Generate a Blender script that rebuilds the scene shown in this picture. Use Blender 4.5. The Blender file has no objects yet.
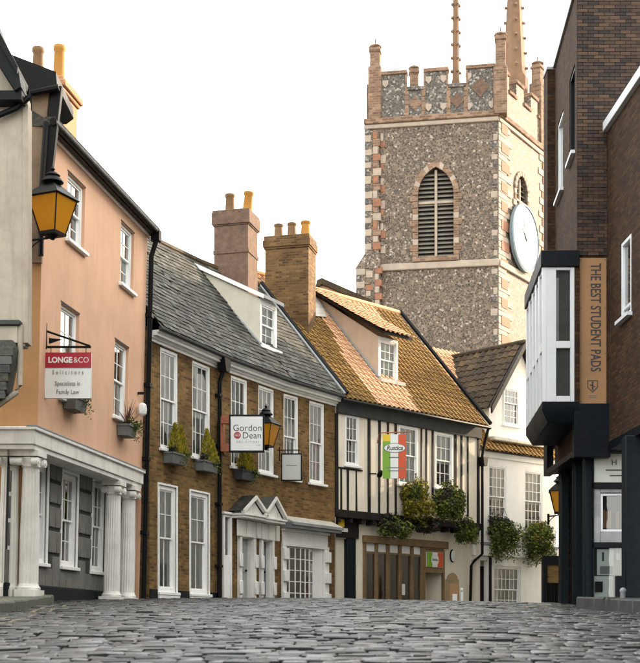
import bpy, math, random
from mathutils import Matrix, Vector, noise
rnd = random.Random(7)
R = math.radians

# ------------------------------------------------------------ camera, sky, sun, exposure
FPX, CX, HY = 1300.0, 320.0, 630.0          # focal length, optical centre and horizon in photo pixels (640 wide)
scene = bpy.context.scene
col = scene.collection
cam_d = bpy.data.cameras.new('camera'); cam = bpy.data.objects.new('camera', cam_d); col.objects.link(cam)
cam.location = (0, 0, 0); cam.rotation_euler = (R(90), 0, 0)
cam_d.sensor_fit = 'HORIZONTAL'; cam_d.sensor_width = 36; cam_d.lens = 36 * FPX / 640
cam_d.shift_y = (HY - 331.5) / 640; cam_d.clip_start = 0.1; cam_d.clip_end = 5000
scene.camera = cam
cam_d.dof.use_dof = True; cam_d.dof.focus_distance = 34.0; cam_d.dof.aperture_fstop = 5.0
SUN_EL, SUN_AZ = 20.0, 53.0                  # azimuth measured from +Y towards +X
w = bpy.data.worlds.new('World'); scene.world = w; w.use_nodes = True
nt = w.node_tree
bg = nt.nodes['Background']; sky = nt.nodes.new('ShaderNodeTexSky'); sky.sky_type = 'NISHITA'
sky.sun_disc = False; sky.sun_elevation = R(SUN_EL); sky.sun_rotation = R(SUN_AZ)
sky.air_density = 1.0; sky.dust_density = 5.0; sky.ozone_density = 1.0
veil = nt.nodes.new('ShaderNodeMix'); veil.data_type = 'RGBA'      # thin high cloud veiling the blue
veil.inputs[0].default_value = 0.62; veil.inputs[7].default_value = (8.0, 7.9, 7.3, 1)
nt.links.new(sky.outputs[0], veil.inputs[6]); nt.links.new(veil.outputs[2], bg.inputs[0]); bg.inputs[1].default_value = 0.15
sd = bpy.data.lights.new('sun', 'SUN'); sd.energy = 2.6; sd.angle = R(2.5); sd.color = (1.0, 0.77, 0.52)
sun = bpy.data.objects.new('sun', sd); col.objects.link(sun)
to_sun = Vector((math.sin(R(SUN_AZ)) * math.cos(R(SUN_EL)), math.cos(R(SUN_AZ)) * math.cos(R(SUN_EL)), math.sin(R(SUN_EL))))
sun.rotation_euler = to_sun.to_track_quat('Z', 'Y').to_euler()
vs = scene.view_settings
vs.view_transform = 'Standard'; vs.look = 'None'; vs.gamma = 1; vs.use_curve_mapping = False; vs.exposure = 1.9

# ------------------------------------------------------------ mesh helpers
def P(x, y, s):
    "a point of the photograph at a scale of s pixels per metre"
    return Vector(((x - CX) / s, FPX / s, (HY - y) / s))

class Frame:
    "local x runs along a wall to the right, y into the wall, z up"
    def __init__(self, a, b, z=0.0, lean=0.0):
        a = Vector((a[0], a[1], z)); b = Vector((b[0], b[1], z))
        u = (b - a).normalized(); self.L = (b - a).length
        inn = Vector((-u.y, u.x, 0))
        m = Matrix(((u.x, inn.x, 0, a.x), (u.y, inn.y, 0, a.y), (0, 0, 1, a.z), (0, 0, 0, 1)))
        self.M = m @ Matrix.Rotation(lean, 4, 'X'); self.I = self.M.inverted()
    def uv(self, px, py, off=0.0):
        o = self.I @ Vector((0, 0, 0)); d = self.I.to_3x3() @ Vector(((px - CX) / FPX, 1, (HY - py) / FPX))
        t = (off - o.y) / d.y
        q = o + d * t
        return q.x, q.z
    def u(self, px, off=0.0): return self.uv(px, 500, off)[0]
    def z(self, px, py, off=0.0): return self.uv(px, py, off)[1]
    def w(self, x, y, z): return self.M @ Vector((x, y, z))
def pxs(x, s): return ((x - CX) / s, FPX / s)

WM = {}
def wm(o): return WM.get(o.name, Matrix.Identity(4))
class MB:
    def __init__(self): self.v = []; self.f = []
    def add(self, vs_, fs, M=None):
        n = len(self.v)
        self.v += [tuple(M @ Vector(p)) if M else tuple(p) for p in vs_]
        self.f += [tuple(i + n for i in f) for f in fs]; return self
    def box(self, x0, x1, y0, y1, z0, z1, M=None):
        x0, x1 = min(x0, x1), max(x0, x1); y0, y1 = min(y0, y1), max(y0, y1); z0, z1 = min(z0, z1), max(z0, z1)
        return self.add([(x0,y0,z0),(x1,y0,z0),(x1,y1,z0),(x0,y1,z0),(x0,y0,z1),(x1,y0,z1),(x1,y1,z1),(x0,y1,z1)],
            [(0,3,2,1),(4,5,6,7),(0,1,5,4),(1,2,6,5),(2,3,7,6),(3,0,4,7)], M)
    def prism(self, poly, y0, y1, M=None):
        "polygon in x,z, counter-clockwise seen from -y, extruded from y0 to y1"
        n = len(poly); y0, y1 = min(y0, y1), max(y0, y1)
        ar = sum(poly[i][0] * poly[(i+1) % n][1] - poly[(i+1) % n][0] * poly[i][1] for i in range(n))
        if ar < 0: poly = poly[::-1]
        vs_ = [(p[0], y0, p[1]) for p in poly] + [(p[0], y1, p[1]) for p in poly]
        fs = [tuple(range(n)), tuple(range(2*n-1, n-1, -1))] + [((i+1) % n, i, n+i, n+(i+1) % n) for i in range(n)]
        return self.add(vs_, fs, M)
    def quad(self, a, b, c, d, M=None): return self.add([a, b, c, d], [(0, 1, 2, 3)], M)
    def poly(self, pts, M=None): return self.add(pts, [tuple(range(len(pts)))], M)
    def tube(self, path, r, n=8, cap=True, M=None):
        path = [Vector(p) for p in path]; rr = r if isinstance(r, (list, tuple)) else [r] * len(path)
        vs_ = []; up = Vector((0.31, 0.17, 0.93))
        for i, p in enumerate(path):
            t = (path[min(i+1, len(path)-1)] - path[max(i-1, 0)]).normalized()
            a = t.cross(up)
            if a.length < 0.05: a = t.cross(Vector((1, 0, 0)))
            a.normalize(); b = t.cross(a)
            for k in range(n):
                th = 2 * math.pi * k / n
                vs_.append(p + (a * math.cos(th) + b * math.sin(th)) * rr[i])
        fs = [(i*n+k, i*n+(k+1) % n, (i+1)*n+(k+1) % n, (i+1)*n+k) for i in range(len(path)-1) for k in range(n)]
        if cap: fs += [tuple(range(n-1, -1, -1)), tuple((len(path)-1)*n+k for k in range(n))]
        return self.add(vs_, fs, M)
    def lathe(self, prof, c=(0, 0, 0), n=16, rot=0.0, M=None):
        "profile of (radius, z) from bottom to top"
        vs_ = [(c[0] + r*math.cos(rot+2*math.pi*k/n), c[1] + r*math.sin(rot+2*math.pi*k/n), c[2]+z) for r, z in prof for k in range(n)]
        fs = [(i*n+k, i*n+(k+1) % n, (i+1)*n+(k+1) % n, (i+1)*n+k) for i in range(len(prof)-1) for k in range(n)]
        fs += [tuple(range(n-1, -1, -1)), tuple((len(prof)-1)*n+k for k in range(n))]
        return self.add(vs_, fs, M)
    def mesh(self, name, mat, smooth=True, ang=40):
        me = bpy.data.meshes.new(name); me.from_pydata(self.v, [], self.f)
        for m in (mat if isinstance(mat, (list, tuple)) else [mat]): me.materials.append(m)
        if smooth and me.polygons:
            me.polygons.foreach_set('use_smooth', [True] * len(me.polygons)); me.set_sharp_from_angle(angle=R(ang))
        me.update(); return me
    def build(self, name, mat, parent=None, M=None, bevel=0, smooth=True):
        return link(name, self.mesh(name, mat, smooth), parent, M, bevel)
def link(name, data, parent=None, M=None, bevel=0):
    o = bpy.data.objects.new(name, data); col.objects.link(o); M = M or Matrix.Identity(4)
    o.parent = parent
    o.matrix_basis = (wm(parent).inverted() @ M) if parent else M
    WM[o.name] = M.copy()
    if bevel:
        b = o.modifiers.new('bevel', 'BEVEL'); b.width = bevel; b.segments = 1; b.limit_method = 'ANGLE'
    return o
def tag(o, label=None, cat=None, group=None, kind=None):
    if label: o['label'] = label
    if cat: o['category'] = cat
    if group: o['group'] = group
    if kind: o['kind'] = kind
    return o
def thing(name, label, cat, loc, group=None):
    return tag(link(name, None, None, Matrix.Translation(Vector(loc))), label, cat, group)
def part(name, mat, parent, M, *boxes, bevel=0):
    m = MB()
    for b in boxes: m.box(*b)
    return m.build(name, mat, parent, M, bevel)
def text(s, mat, parent, M, size, sx=1.0, align='CENTER', name='lettering', bold=0.0, ext=0.002, shear=0.0, space=1.0, fit=None):
    "flat lettering standing in the local x-z plane, facing -y; M places its anchor"
    c = bpy.data.curves.new('lettering', 'FONT'); c.body = s; c.size = size; c.align_x = align; c.align_y = 'CENTER'
    c.extrude = ext; c.offset = bold; c.resolution_u = 3; c.shear = shear; c.space_character = space
    t = bpy.data.objects.new('tmp', c); col.objects.link(t)
    dg = bpy.context.evaluated_depsgraph_get(); me = bpy.data.meshes.new_from_object(t.evaluated_get(dg))
    bpy.data.objects.remove(t); bpy.data.curves.remove(c)
    if fit:
        xs_ = [v_.co.x for v_ in me.vertices]; sx = fit/(max(xs_)-min(xs_))
    me.transform(Matrix.Diagonal((sx, 1, 1, 1))); me.transform(Matrix.Rotation(R(90), 4, 'X'))
    me.materials.clear(); me.materials.append(mat); me.name = name
    return link(name, me, parent, M)

# ------------------------------------------------------------ procedural materials
def newmat(name):
    m = bpy.data.materials.new(name); m.use_nodes = True; t = m.node_tree
    return m, t, t.nodes['Principled BSDF']
def nd(t, typ, **kw):
    n = t.nodes.new(typ)
    for k, v in kw.items():
        if isinstance(k, str) and hasattr(n, k): setattr(n, k, v)
        else: n.inputs[k].default_value = v
    return n
def inp(n, **kw):
    for k, v in kw.items(): n.inputs[k.replace('_', ' ')].default_value = v
    return n
def ramp(t, stops, interp='LINEAR'):
    r = t.nodes.new('ShaderNodeValToRGB'); r.color_ramp.interpolation = interp
    e = r.color_ramp.elements
    while len(e) < len(stops): e.new(0.5)
    for i, (p, c) in enumerate(stops):
        e[i].position = p; e[i].color = (c if isinstance(c, (tuple, list)) else (c, c, c))[:3] + (1,) if isinstance(c, (tuple, list)) else (c, c, c, 1)
    return r
def mixc(t, fac, a, b, mode='MIX'):
    m = t.nodes.new('ShaderNodeMix'); m.data_type = 'RGBA'; m.blend_type = mode; m.clamp_factor = True
    for sock, v in ((m.inputs[0], fac), (m.inputs[6], a), (m.inputs[7], b)):
        if hasattr(v, 'is_linked') or hasattr(v, 'node'): t.links.new(v, sock)
        elif isinstance(v, (int, float)): sock.default_value = v
        else: sock.default_value = tuple(v)[:3] + (1,)
    return m.outputs[2]
def mth(t, op, a, b=None):
    m = t.nodes.new('ShaderNodeMath'); m.operation = op
    for s, v in zip(m.inputs, (a, b)):
        if v is None: continue
        if isinstance(v, (int, float)): s.default_value = v
        else: t.links.new(v, s)
    return m.outputs[0]
def objco(t): return t.nodes.new('ShaderNodeTexCoord').outputs['Object']
def mapped(t, v, sc=(1, 1, 1), loc=(0, 0, 0)):
    m = t.nodes.new('ShaderNodeMapping'); m.inputs['Scale'].default_value = sc; m.inputs['Location'].default_value = loc
    t.links.new(v, m.inputs[0]); return m.outputs[0]
def noi(t, v, scale, detail=4, rough=0.6, dist=0.0):
    n = inp(t.nodes.new('ShaderNodeTexNoise'), Scale=scale, Detail=detail, Roughness=rough, Distortion=dist)
    t.links.new(v, n.inputs['Vector']); return n.outputs['Fac']
def bump(t, b, h, strength=0.3, dist=0.01):
    n = inp(t.nodes.new('ShaderNodeBump'), Strength=strength, Distance=dist)
    t.links.new(h, n.inputs['Height']); t.links.new(n.outputs[0], b.inputs['Normal']); return n
def sub(c, k): return tuple(min(1, x * k) for x in c)

def surf(name, c, var=0.25, scale=3.0, rough=0.7, bs=0.25, bscale=40.0, dirt=0.0, dcol=(0.05, 0.045, 0.04), streak=False, metal=0.0, c2=None, spec=0.5, bd=0.006):
    "painted, rendered or stone surface: patchy tone, fine relief, stains"
    m, t, b = newmat(name); v = objco(t)
    n1 = noi(t, v, scale, 5); r1 = ramp(t, [(0.3, 0.0), (0.7, 1.0)]); t.links.new(n1, r1.inputs[0])
    out = mixc(t, r1.outputs[0], sub(c, 1 - var), c2 or sub(c, 1 + var * 0.6))
    if dirt:
        vv = mapped(t, v, (5.0, 5.0, 0.5)) if streak else v
        n2 = noi(t, vv, 1.0 if streak else scale * 0.6, 6, 0.7); r2 = ramp(t, [(0.5, 0.0), (0.78, 1.0)]); t.links.new(n2, r2.inputs[0])
        out = mixc(t, mth(t, 'MULTIPLY', r2.outputs[0], dirt), out, dcol)
    t.links.new(out, b.inputs['Base Color'])
    nb = noi(t, v, bscale, 4); bump(t, b, nb, bs, bd)
    rr = mth(t, 'ADD', mth(t, 'MULTIPLY', n1, 0.25), rough - 0.12); t.links.new(rr, b.inputs['Roughness'])
    b.inputs['Metallic'].default_value = metal; b.inputs['Specular IOR Level'].default_value = spec
    return m
def brickmat(name, ca, cb, mortar, cd=None, dirt=0.35, bw=0.225, rh=0.075, ms=0.010):
    m, t, b = newmat(name); v = objco(t)
    sp = t.nodes.new('ShaderNodeSeparateXYZ'); t.links.new(v, sp.inputs[0])
    cb_ = t.nodes.new('ShaderNodeCombineXYZ'); t.links.new(mth(t, 'ADD', sp.outputs[0], sp.outputs[1]), cb_.inputs[0]); t.links.new(sp.outputs[2], cb_.inputs[1])
    wob = noi(t, v, 3.0, 2)
    br = t.nodes.new('ShaderNodeTexBrick'); br.offset = 0.5
    inp(br, Scale=1.0, Mortar_Size=ms, Mortar_Smooth=0.2, Bias=0.0, Brick_Width=bw, Row_Height=rh)
    br.inputs['Color1'].default_value = (0, 0, 0, 1); br.inputs['Color2'].default_value = (1, 1, 1, 1); br.inputs['Mortar'].default_value = (0.5, 0.5, 0.5, 1)
    t.links.new(cb_.outputs[0], br.inputs['Vector'])
    n0 = noi(t, v, 1.3, 4); n3 = noi(t, v, 14, 3)
    val = mth(t, 'ADD', mth(t, 'MULTIPLY', br.outputs['Color'], 0.55), mth(t, 'MULTIPLY', n3, 0.45))
    rp = ramp(t, [(0.1, cd or sub(ca, 0.45)), (0.38, ca), (0.7, cb), (0.95, sub(cb, 1.35))]); t.links.new(val, rp.inputs[0])
    c = mixc(t, br.outputs['Fac'], rp.outputs[0], mortar)
    rd = ramp(t, [(0.42, 0.0), (0.72, 1.0)]); t.links.new(n0, rd.inputs[0])
    c = mixc(t, mth(t, 'MULTIPLY', rd.outputs[0], dirt), c, sub(ca, 0.25))
    t.links.new(c, b.inputs['Base Color']); b.inputs['Roughness'].default_value = 0.9; b.inputs['Specular IOR Level'].default_value = 0.2
    h = mth(t, 'SUBTRACT', mth(t, 'MULTIPLY', n3, 0.35), br.outputs['Fac']); bump(t, b, h, 0.6, 0.012)
    return m
def tilemat(name, stops, lichen=None, lamt=0.5, rough=0.75, dark=0.3):
    "colour differs from piece to piece; lichen grows in patches"
    m, t, b = newmat(name); v = objco(t)
    g = t.nodes.new('ShaderNodeNewGeometry'); oi = t.nodes.new('ShaderNodeObjectInfo')
    rv = mth(t, 'FRACT', mth(t, 'ADD', g.outputs['Random Per Island'], oi.outputs['Random']))
    rp = ramp(t, stops); t.links.new(rv, rp.inputs[0]); out = rp.outputs[0]
    pos = g.outputs['Position']
    n1 = noi(t, pos, 9, 5)
    out = mixc(t, mth(t, 'MULTIPLY', n1, dark), out, (0.03, 0.028, 0.025))
    if lichen:
        n2 = noi(t, pos, 2.2, 6, 0.75); r2 = ramp(t, [(0.5 - lamt * 0.25, 0.0), (0.72, 1.0)]); t.links.new(n2, r2.inputs[0])
        n4 = noi(t, pos, 18, 4); r4 = ramp(t, [(0.4, 0.0), (0.6, 1.0)]); t.links.new(n4, r4.inputs[0])
        out = mixc(t, mth(t, 'MULTIPLY', mth(t, 'MULTIPLY', r2.outputs[0], r4.outputs[0]), 0.85), out, lichen)
    t.links.new(out, b.inputs['Base Color'])
    t.links.new(mth(t, 'ADD', mth(t, 'MULTIPLY', n1, 0.3), rough - 0.15), b.inputs['Roughness']); b.inputs['Specular IOR Level'].default_value = 0.22
    bump(t, b, noi(t, pos, 45, 4), 0.35, 0.008)
    return m
def glassmat(name, tint=(0.75, 0.8, 0.8), refl=1.0):
    "thin pane: clear with a Fresnel reflection, slightly wavy like old glass"
    m, t, b = newmat(name); t.nodes.remove(b); v = t.nodes.new('ShaderNodeNewGeometry').outputs['Position']
    tr = t.nodes.new('ShaderNodeBsdfTransparent'); tr.inputs[0].default_value = tint + (1,)
    gl = t.nodes.new('ShaderNodeBsdfGlossy'); gl.inputs['Roughness'].default_value = 0.03
    fr = t.nodes.new('ShaderNodeFresnel'); fr.inputs[0].default_value = 1.55
    bn = inp(t.nodes.new('ShaderNodeBump'), Strength=0.035, Distance=0.05); t.links.new(noi(t, v, 2.5, 2), bn.inputs['Height'])
    t.links.new(bn.outputs[0], gl.inputs['Normal'])
    mx = t.nodes.new('ShaderNodeMixShader'); f = mth(t, 'MINIMUM', mth(t, 'ADD', mth(t, 'MULTIPLY', fr.outputs[0], 1.8 * refl), 0.05), 0.95)
    t.links.new(f, mx.inputs[0]); t.links.new(tr.outputs[0], mx.inputs[1]); t.links.new(gl.outputs[0], mx.inputs[2])
    t.links.new(mx.outputs[0], t.nodes['Material Output'].inputs[0]); return m
def leafmat(name, stops):
    m, t, b = newmat(name); g = t.nodes.new('ShaderNodeNewGeometry')
    rp = ramp(t, stops); t.links.new(g.outputs['Random Per Island'], rp.inputs[0])
    t.links.new(rp.outputs[0], b.inputs['Base Color']); b.inputs['Roughness'].default_value = 0.55
    b.inputs['Subsurface Weight'].default_value = 0.0
    tl = t.nodes.new('ShaderNodeBsdfTranslucent'); t.links.new(rp.outputs[0], tl.inputs[0])
    mx = t.nodes.new('ShaderNodeMixShader'); mx.inputs[0].default_value = 0.25
    t.links.new(b.outputs[0], mx.inputs[1]); t.links.new(tl.outputs[0], mx.inputs[2]); t.links.new(mx.outputs[0], t.nodes['Material Output'].inputs[0])
    return m
def flintmat(name, stops, mortar, scale=6.5):
    m, t, b = newmat(name); v = objco(t)
    vo = inp(t.nodes.new('ShaderNodeTexVoronoi'), Scale=scale, Randomness=1.0); t.links.new(v, vo.inputs['Vector'])
    ve = t.nodes.new('ShaderNodeTexVoronoi'); ve.feature = 'DISTANCE_TO_EDGE'; inp(ve, Scale=scale, Randomness=1.0); t.links.new(v, ve.inputs['Vector'])
    sp = t.nodes.new('ShaderNodeSeparateColor'); t.links.new(vo.outputs['Color'], sp.inputs[0])
    rp = ramp(t, stops, 'CONSTANT'); t.links.new(sp.outputs[0], rp.inputs[0])
    re = ramp(t, [(0.03, 1.0), (0.12, 0.0)]); t.links.new(ve.outputs['Distance'], re.inputs[0])
    c = mixc(t, re.outputs[0], rp.outputs[0], mortar)
    n0 = noi(t, v, 0.6, 4); c = mixc(t, mth(t, 'MULTIPLY', n0, 0.35), c, sub(mortar, 0.4))
    t.links.new(c, b.inputs['Base Color']); b.inputs['Roughness'].default_value = 0.75
    bump(t, b, re.outputs[0], -0.5, 0.04); return m

K = {}
K['white'] = surf('white_paint', (0.82, 0.81, 0.78), 0.08, 2, 0.55, 0.12, 30, 0.25, (0.35, 0.33, 0.29), True)
K['white_sash'] = surf('white_sash_paint', (0.84, 0.84, 0.82), 0.05, 3, 0.45, 0.1, 30)
K['stonewhite'] = surf('off_white_stucco', (0.76, 0.74, 0.69), 0.15, 2, 0.65, 0.25, 25, 0.45, (0.22, 0.20, 0.17), True)
K['pink'] = surf('salmon_render', (0.63, 0.375, 0.225), 0.17, 0.7, 0.8, 0.3, 22, 0.65, (0.49, 0.28, 0.175), True, c2=(0.70, 0.41, 0.27))
K['ochre'] = surf('ochre_render', (0.45, 0.24, 0.10), 0.14, 1.2, 0.8, 0.3, 22, 0.3, (0.27, 0.13, 0.05), True)
K['greyrender'] = surf('pale_grey_render', (0.37, 0.32, 0.25), 0.22, 2.2, 0.85, 0.6, 10, 0.8, (0.20, 0.17, 0.135), True)
K['cream'] = surf('cream_limewash', (0.76, 0.69, 0.57), 0.10, 1.5, 0.8, 0.3, 14, 0.25, (0.33, 0.28, 0.21), True)
K['whitewall'] = surf('white_limewash', (0.86, 0.845, 0.80), 0.07, 1.5, 0.8, 0.3, 12, 0.25, (0.38, 0.35, 0.31), True)
K['cheek'] = surf('cream_dormer_cheek', (0.60, 0.56, 0.45), 0.1, 2, 0.7, 0.15, 20, 0.25, (0.35, 0.3, 0.22), True)
K['pinkcheek'] = surf('buff_dormer_cheek', (0.52, 0.40, 0.30), 0.12, 2, 0.8, 0.2, 20, 0.3, (0.3, 0.22, 0.16), True)
K['greyblock'] = surf('grey_painted_block', (0.145, 0.142, 0.128), 0.28, 4, 0.7, 0.35, 25, 0.5, (0.10, 0.10, 0.09), True)
K['joint_and_shadow'] = surf('dark_joint_and_shadow', (0.035, 0.035, 0.033), 0.3, 8, 0.9)  # block joints; also the shadow line painted over the pink house windows
K['black'] = surf('black_ironwork', (0.004, 0.0045, 0.005), 0.3, 6, 0.5, 0.2, 40, 0.2, (0.010, 0.010, 0.009), spec=0.15)
K['timber'] = surf('blackened_oak', (0.014, 0.011, 0.010), 0.4, 5, 0.8, 0.5, 30, 0.4, (0.05, 0.04, 0.032), True, spec=0.25)
K['fascia'] = surf('weathered_grey_beam', (0.038, 0.042, 0.041), 0.4, 3, 0.8, 0.4, 25, 0.5, (0.045, 0.045, 0.04), True)
K['navy'] = surf('navy_shopfront_paint', (0.0028, 0.0052, 0.0075), 0.25, 3, 0.5, 0.2, 60, 0.3, (0.009, 0.012, 0.013), spec=0.15)
K['navyplinth'] = surf('blue_black_plinth', (0.005, 0.0095, 0.0125), 0.3, 5, 0.6, 0.25, 30, 0.4, (0.012, 0.013, 0.012), True, spec=0.15)
K['brownwood'] = surf('brown_shopfront_wood', (0.20, 0.125, 0.055), 0.3, 4, 0.55, 0.3, 30, 0.4, (0.10, 0.06, 0.03), True)
K['oldboard'] = surf('old_brown_boards', (0.21, 0.15, 0.10), 0.35, 3, 0.85, 0.5, 20, 0.5, (0.09, 0.065, 0.05), True)
K['lead'] = surf('grey_lead', (0.25, 0.26, 0.265), 0.3, 4, 0.6, 0.3, 15, 0.4, (0.12, 0.12, 0.115))
K['dirtywhite'] = surf('mossy_flashing', (0.50, 0.48, 0.42), 0.3, 6, 0.8, 0.5, 20, 0.5, (0.22, 0.21, 0.15))
K['brick'] = brickmat('yellow_brown_brick', (0.150, 0.080, 0.026), (0.235, 0.132, 0.042), (0.18, 0.128, 0.068), (0.045, 0.023, 0.013), 0.65)
K['darkbrick'] = brickmat('dark_brown_brick', (0.040, 0.019, 0.0095), (0.064, 0.032, 0.0145), (0.028, 0.020, 0.013), (0.016, 0.009, 0.006), 0.3)
K['yellowbrick'] = brickmat('chimney_brick', (0.135, 0.072, 0.028), (0.20, 0.112, 0.042), (0.15, 0.11, 0.066), (0.045, 0.025, 0.015), 0.5)
K['redbrick'] = surf('red_stone_brick', (0.28, 0.125, 0.070), 0.3, 2.5, 0.85, 0.4, 6, 0.4, (0.24, 0.12, 0.075))
K['orangestone'] = brickmat('weathered_tower_brick', (0.20, 0.115, 0.072), (0.30, 0.185, 0.12), (0.26, 0.20, 0.15), (0.11, 0.07, 0.05), 0.4, 0.42, 0.16, 0.02)
K['palestone'] = surf('pale_dressed_stone', (0.37, 0.295, 0.23), 0.18, 2.0, 0.85, 0.3, 6, 0.4, (0.28, 0.22, 0.17))
K['spire'] = surf('spire_stone', (0.19, 0.105, 0.055), 0.3, 1.5, 0.85, 0.4, 6, 0.4, (0.16, 0.10, 0.07))
K['pebbledash'] = surf('brown_chimney_render', (0.155, 0.092, 0.062), 0.4, 5, 0.9, 0.9, 30, 0.6, (0.075, 0.055, 0.042), bd=0.03)
K['orangerender'] = surf('orange_chimney_render', (0.36, 0.175, 0.085), 0.2, 3, 0.85, 0.4, 20, 0.4, (0.25, 0.13, 0.07))
K['pot'] = surf('buff_clay_pot', (0.17, 0.092, 0.036), 0.3, 5, 0.8, 0.3, 20, 0.5, (0.11, 0.085, 0.05))
K['potorange'] = surf('orange_clay_pot', (0.38, 0.165, 0.018), 0.2, 5, 0.75, 0.3, 20, 0.3, (0.28, 0.14, 0.03))
K['flint'] = flintmat('flint_rubble', [(0, (0.022, 0.019, 0.016)), (0.22, (0.085, 0.064, 0.046)), (0.45, (0.16, 0.115, 0.079)), (0.62, (0.045, 0.037, 0.030)), (0.82, (0.235, 0.185, 0.138)), (0.95, (0.42, 0.37, 0.31))], (0.195, 0.138, 0.094), 8.0)
K['flintdark'] = flintmat('knapped_flint', [(0, (0.035, 0.034, 0.033)), (0.3, (0.09, 0.08, 0.07)), (0.5, (0.16, 0.135, 0.11)), (0.68, (0.05, 0.047, 0.044)), (0.86, (0.36, 0.33, 0.29))], (0.15, 0.125, 0.10), 8.0)
K['slate'] = tilemat('grey_slate', [(0, (0.018, 0.020, 0.0195)), (0.45, (0.035, 0.038, 0.037)), (0.8, (0.058, 0.062, 0.060)), (1, (0.125, 0.128, 0.12))], (0.14, 0.13, 0.08), 0.3, 0.75, 0.5)
K['tile'] = tilemat('lichened_clay_tile', [(0, (0.135, 0.070, 0.029)), (0.5, (0.18, 0.094, 0.036)), (1, (0.225, 0.12, 0.046))], (0.40, 0.235, 0.028), 0.9, 0.85, 0.4)
K['tile_clean_sunlit'] = tilemat('clean_and_sunlit_clay_tile', [(0, (0.56, 0.32, 0.175)), (0.5, (0.63, 0.37, 0.21)), (1, (0.69, 0.42, 0.25))], None, 0, 0.85, 0.12)  # bare tile; doubles as painted sunlight on the white house roof
K['pantile'] = tilemat('brown_pantile', [(0, (0.018, 0.012, 0.008)), (0.5, (0.034, 0.021, 0.013)), (0.85, (0.055, 0.034, 0.019)), (1, (0.085, 0.050, 0.025))], (0.13, 0.095, 0.03), 0.35, 0.75, 0.35)
K['roofdeck'] = surf('roof_underlay', (0.05, 0.042, 0.035), 0.3, 4, 0.9)
K['glass'] = glassmat('window_glass')
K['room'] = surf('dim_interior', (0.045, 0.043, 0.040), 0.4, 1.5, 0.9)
K['curtain'] = surf('pale_curtain', (0.74, 0.74, 0.70), 0.2, 3, 0.9)
K['blind'] = surf('white_blind', (0.80, 0.795, 0.77), 0.12, 2, 0.8)
K['amber'] = None
K['signwhite'] = surf('white_sign_board', (0.74, 0.75, 0.73), 0.04, 3, 0.4, 0.05, 30)
K['signgrey'] = surf('grey_sign_board', (0.46, 0.47, 0.42), 0.08, 3, 0.4, 0.05, 30)
K['signred'] = surf('crimson_sign_paint', (0.36, 0.006, 0.022), 0.06, 3, 0.4, 0.05, 30)
K['signgreen'] = surf('green_sign_paint', (0.17, 0.36, 0.012), 0.06, 3, 0.45, 0.05, 30)
K['signyellow'] = surf('yellow_sign_paint', (0.72, 0.48, 0.01), 0.06, 3, 0.45, 0.05, 30)
K['signorange'] = surf('orange_red_sign_paint', (0.60, 0.07, 0.012), 0.06, 3, 0.45, 0.05, 30)
K['ink'] = surf('dark_lettering', (0.035, 0.033, 0.034), 0.1, 3, 0.5, 0.0)
K['inkgrey'] = surf('grey_lettering', (0.16, 0.155, 0.15), 0.1, 3, 0.5, 0.0)
K['plywood'] = surf('pale_plywood', (0.34, 0.18, 0.078), 0.12, 1.2, 0.6, 0.15, 30, 0.35, (0.30, 0.15, 0.06), True)
K['rust'] = surf('rust_red_mount', (0.30, 0.09, 0.035), 0.3, 6, 0.7)
K['planter'] = surf('grey_planter', (0.13, 0.135, 0.13), 0.2, 5, 0.7, 0.3, 30, 0.3, (0.06, 0.06, 0.05), True)
K['darkplanter'] = surf('dark_planter', (0.045, 0.047, 0.047), 0.3, 5, 0.7, 0.3, 30)
K['leaf'] = leafmat('green_leaves', [(0, (0.030, 0.042, 0.010)), (0.5, (0.085, 0.125, 0.022)), (0.8, (0.17, 0.20, 0.032)), (1, (0.34, 0.33, 0.06))])
K['leafyellow'] = leafmat('yellow_green_leaves', [(0, (0.06, 0.065, 0.012)), (0.45, (0.20, 0.185, 0.022)), (0.8, (0.36, 0.31, 0.035)), (1, (0.50, 0.40, 0.06))])
K['leafdark'] = leafmat('dark_leaves', [(0, (0.012, 0.016, 0.012)), (0.6, (0.035, 0.040, 0.022)), (0.9, (0.07, 0.05, 0.03)), (1, (0.12, 0.05, 0.04))])
K['conifer'] = leafmat('golden_conifer_sprays', [(0, (0.09, 0.09, 0.012)), (0.5, (0.29, 0.25, 0.016)), (1, (0.52, 0.40, 0.025))])
K['cordyline'] = leafmat('bronze_strap_leaves', [(0, (0.05, 0.022, 0.018)), (0.6, (0.11, 0.05, 0.035)), (1, (0.09, 0.08, 0.03))])
K['doorgrey'] = surf('pale_grey_door', (0.36, 0.36, 0.35), 0.1, 3, 0.4, 0.1, 30)
K['doorblue'] = surf('blue_grey_door', (0.10, 0.12, 0.15), 0.1, 3, 0.35, 0.1, 30)
K['earth'] = surf('ground_surface', (0.10, 0.095, 0.085), 0.3, 1.5, 0.9, 0.5, 12)
K['yellowline'] = surf('worn_yellow_line', (0.15, 0.11, 0.05), 0.3, 5, 0.7, 0.4, 30, 0.8, (0.14, 0.12, 0.09))
K['clockface'] = surf('white_clock_face', (0.46, 0.49, 0.49), 0.06, 1, 0.5, 0.05)
K['clockrim'] = surf('blue_grey_clock_rim', (0.16, 0.22, 0.25), 0.1, 2, 0.5)
K['louvre'] = surf('weathered_louvre', (0.17, 0.15, 0.12), 0.3, 2, 0.85, 0.3, 8)
K['whitemetal'] = surf('white_window_metal', (0.66, 0.68, 0.70), 0.06, 2, 0.4, 0.05, 30)
m, t, b = newmat('amber_lantern_glass'); v = objco(t)
t.links.new(mixc(t, noi(t, v, 6, 3), (0.70, 0.34, 0.018), (0.58, 0.25, 0.014)), b.inputs['Base Color'])
b.inputs['Roughness'].default_value = 0.25
tl = t.nodes.new('ShaderNodeBsdfTranslucent'); tl.inputs[0].default_value = (0.95, 0.55, 0.06, 1)
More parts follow.
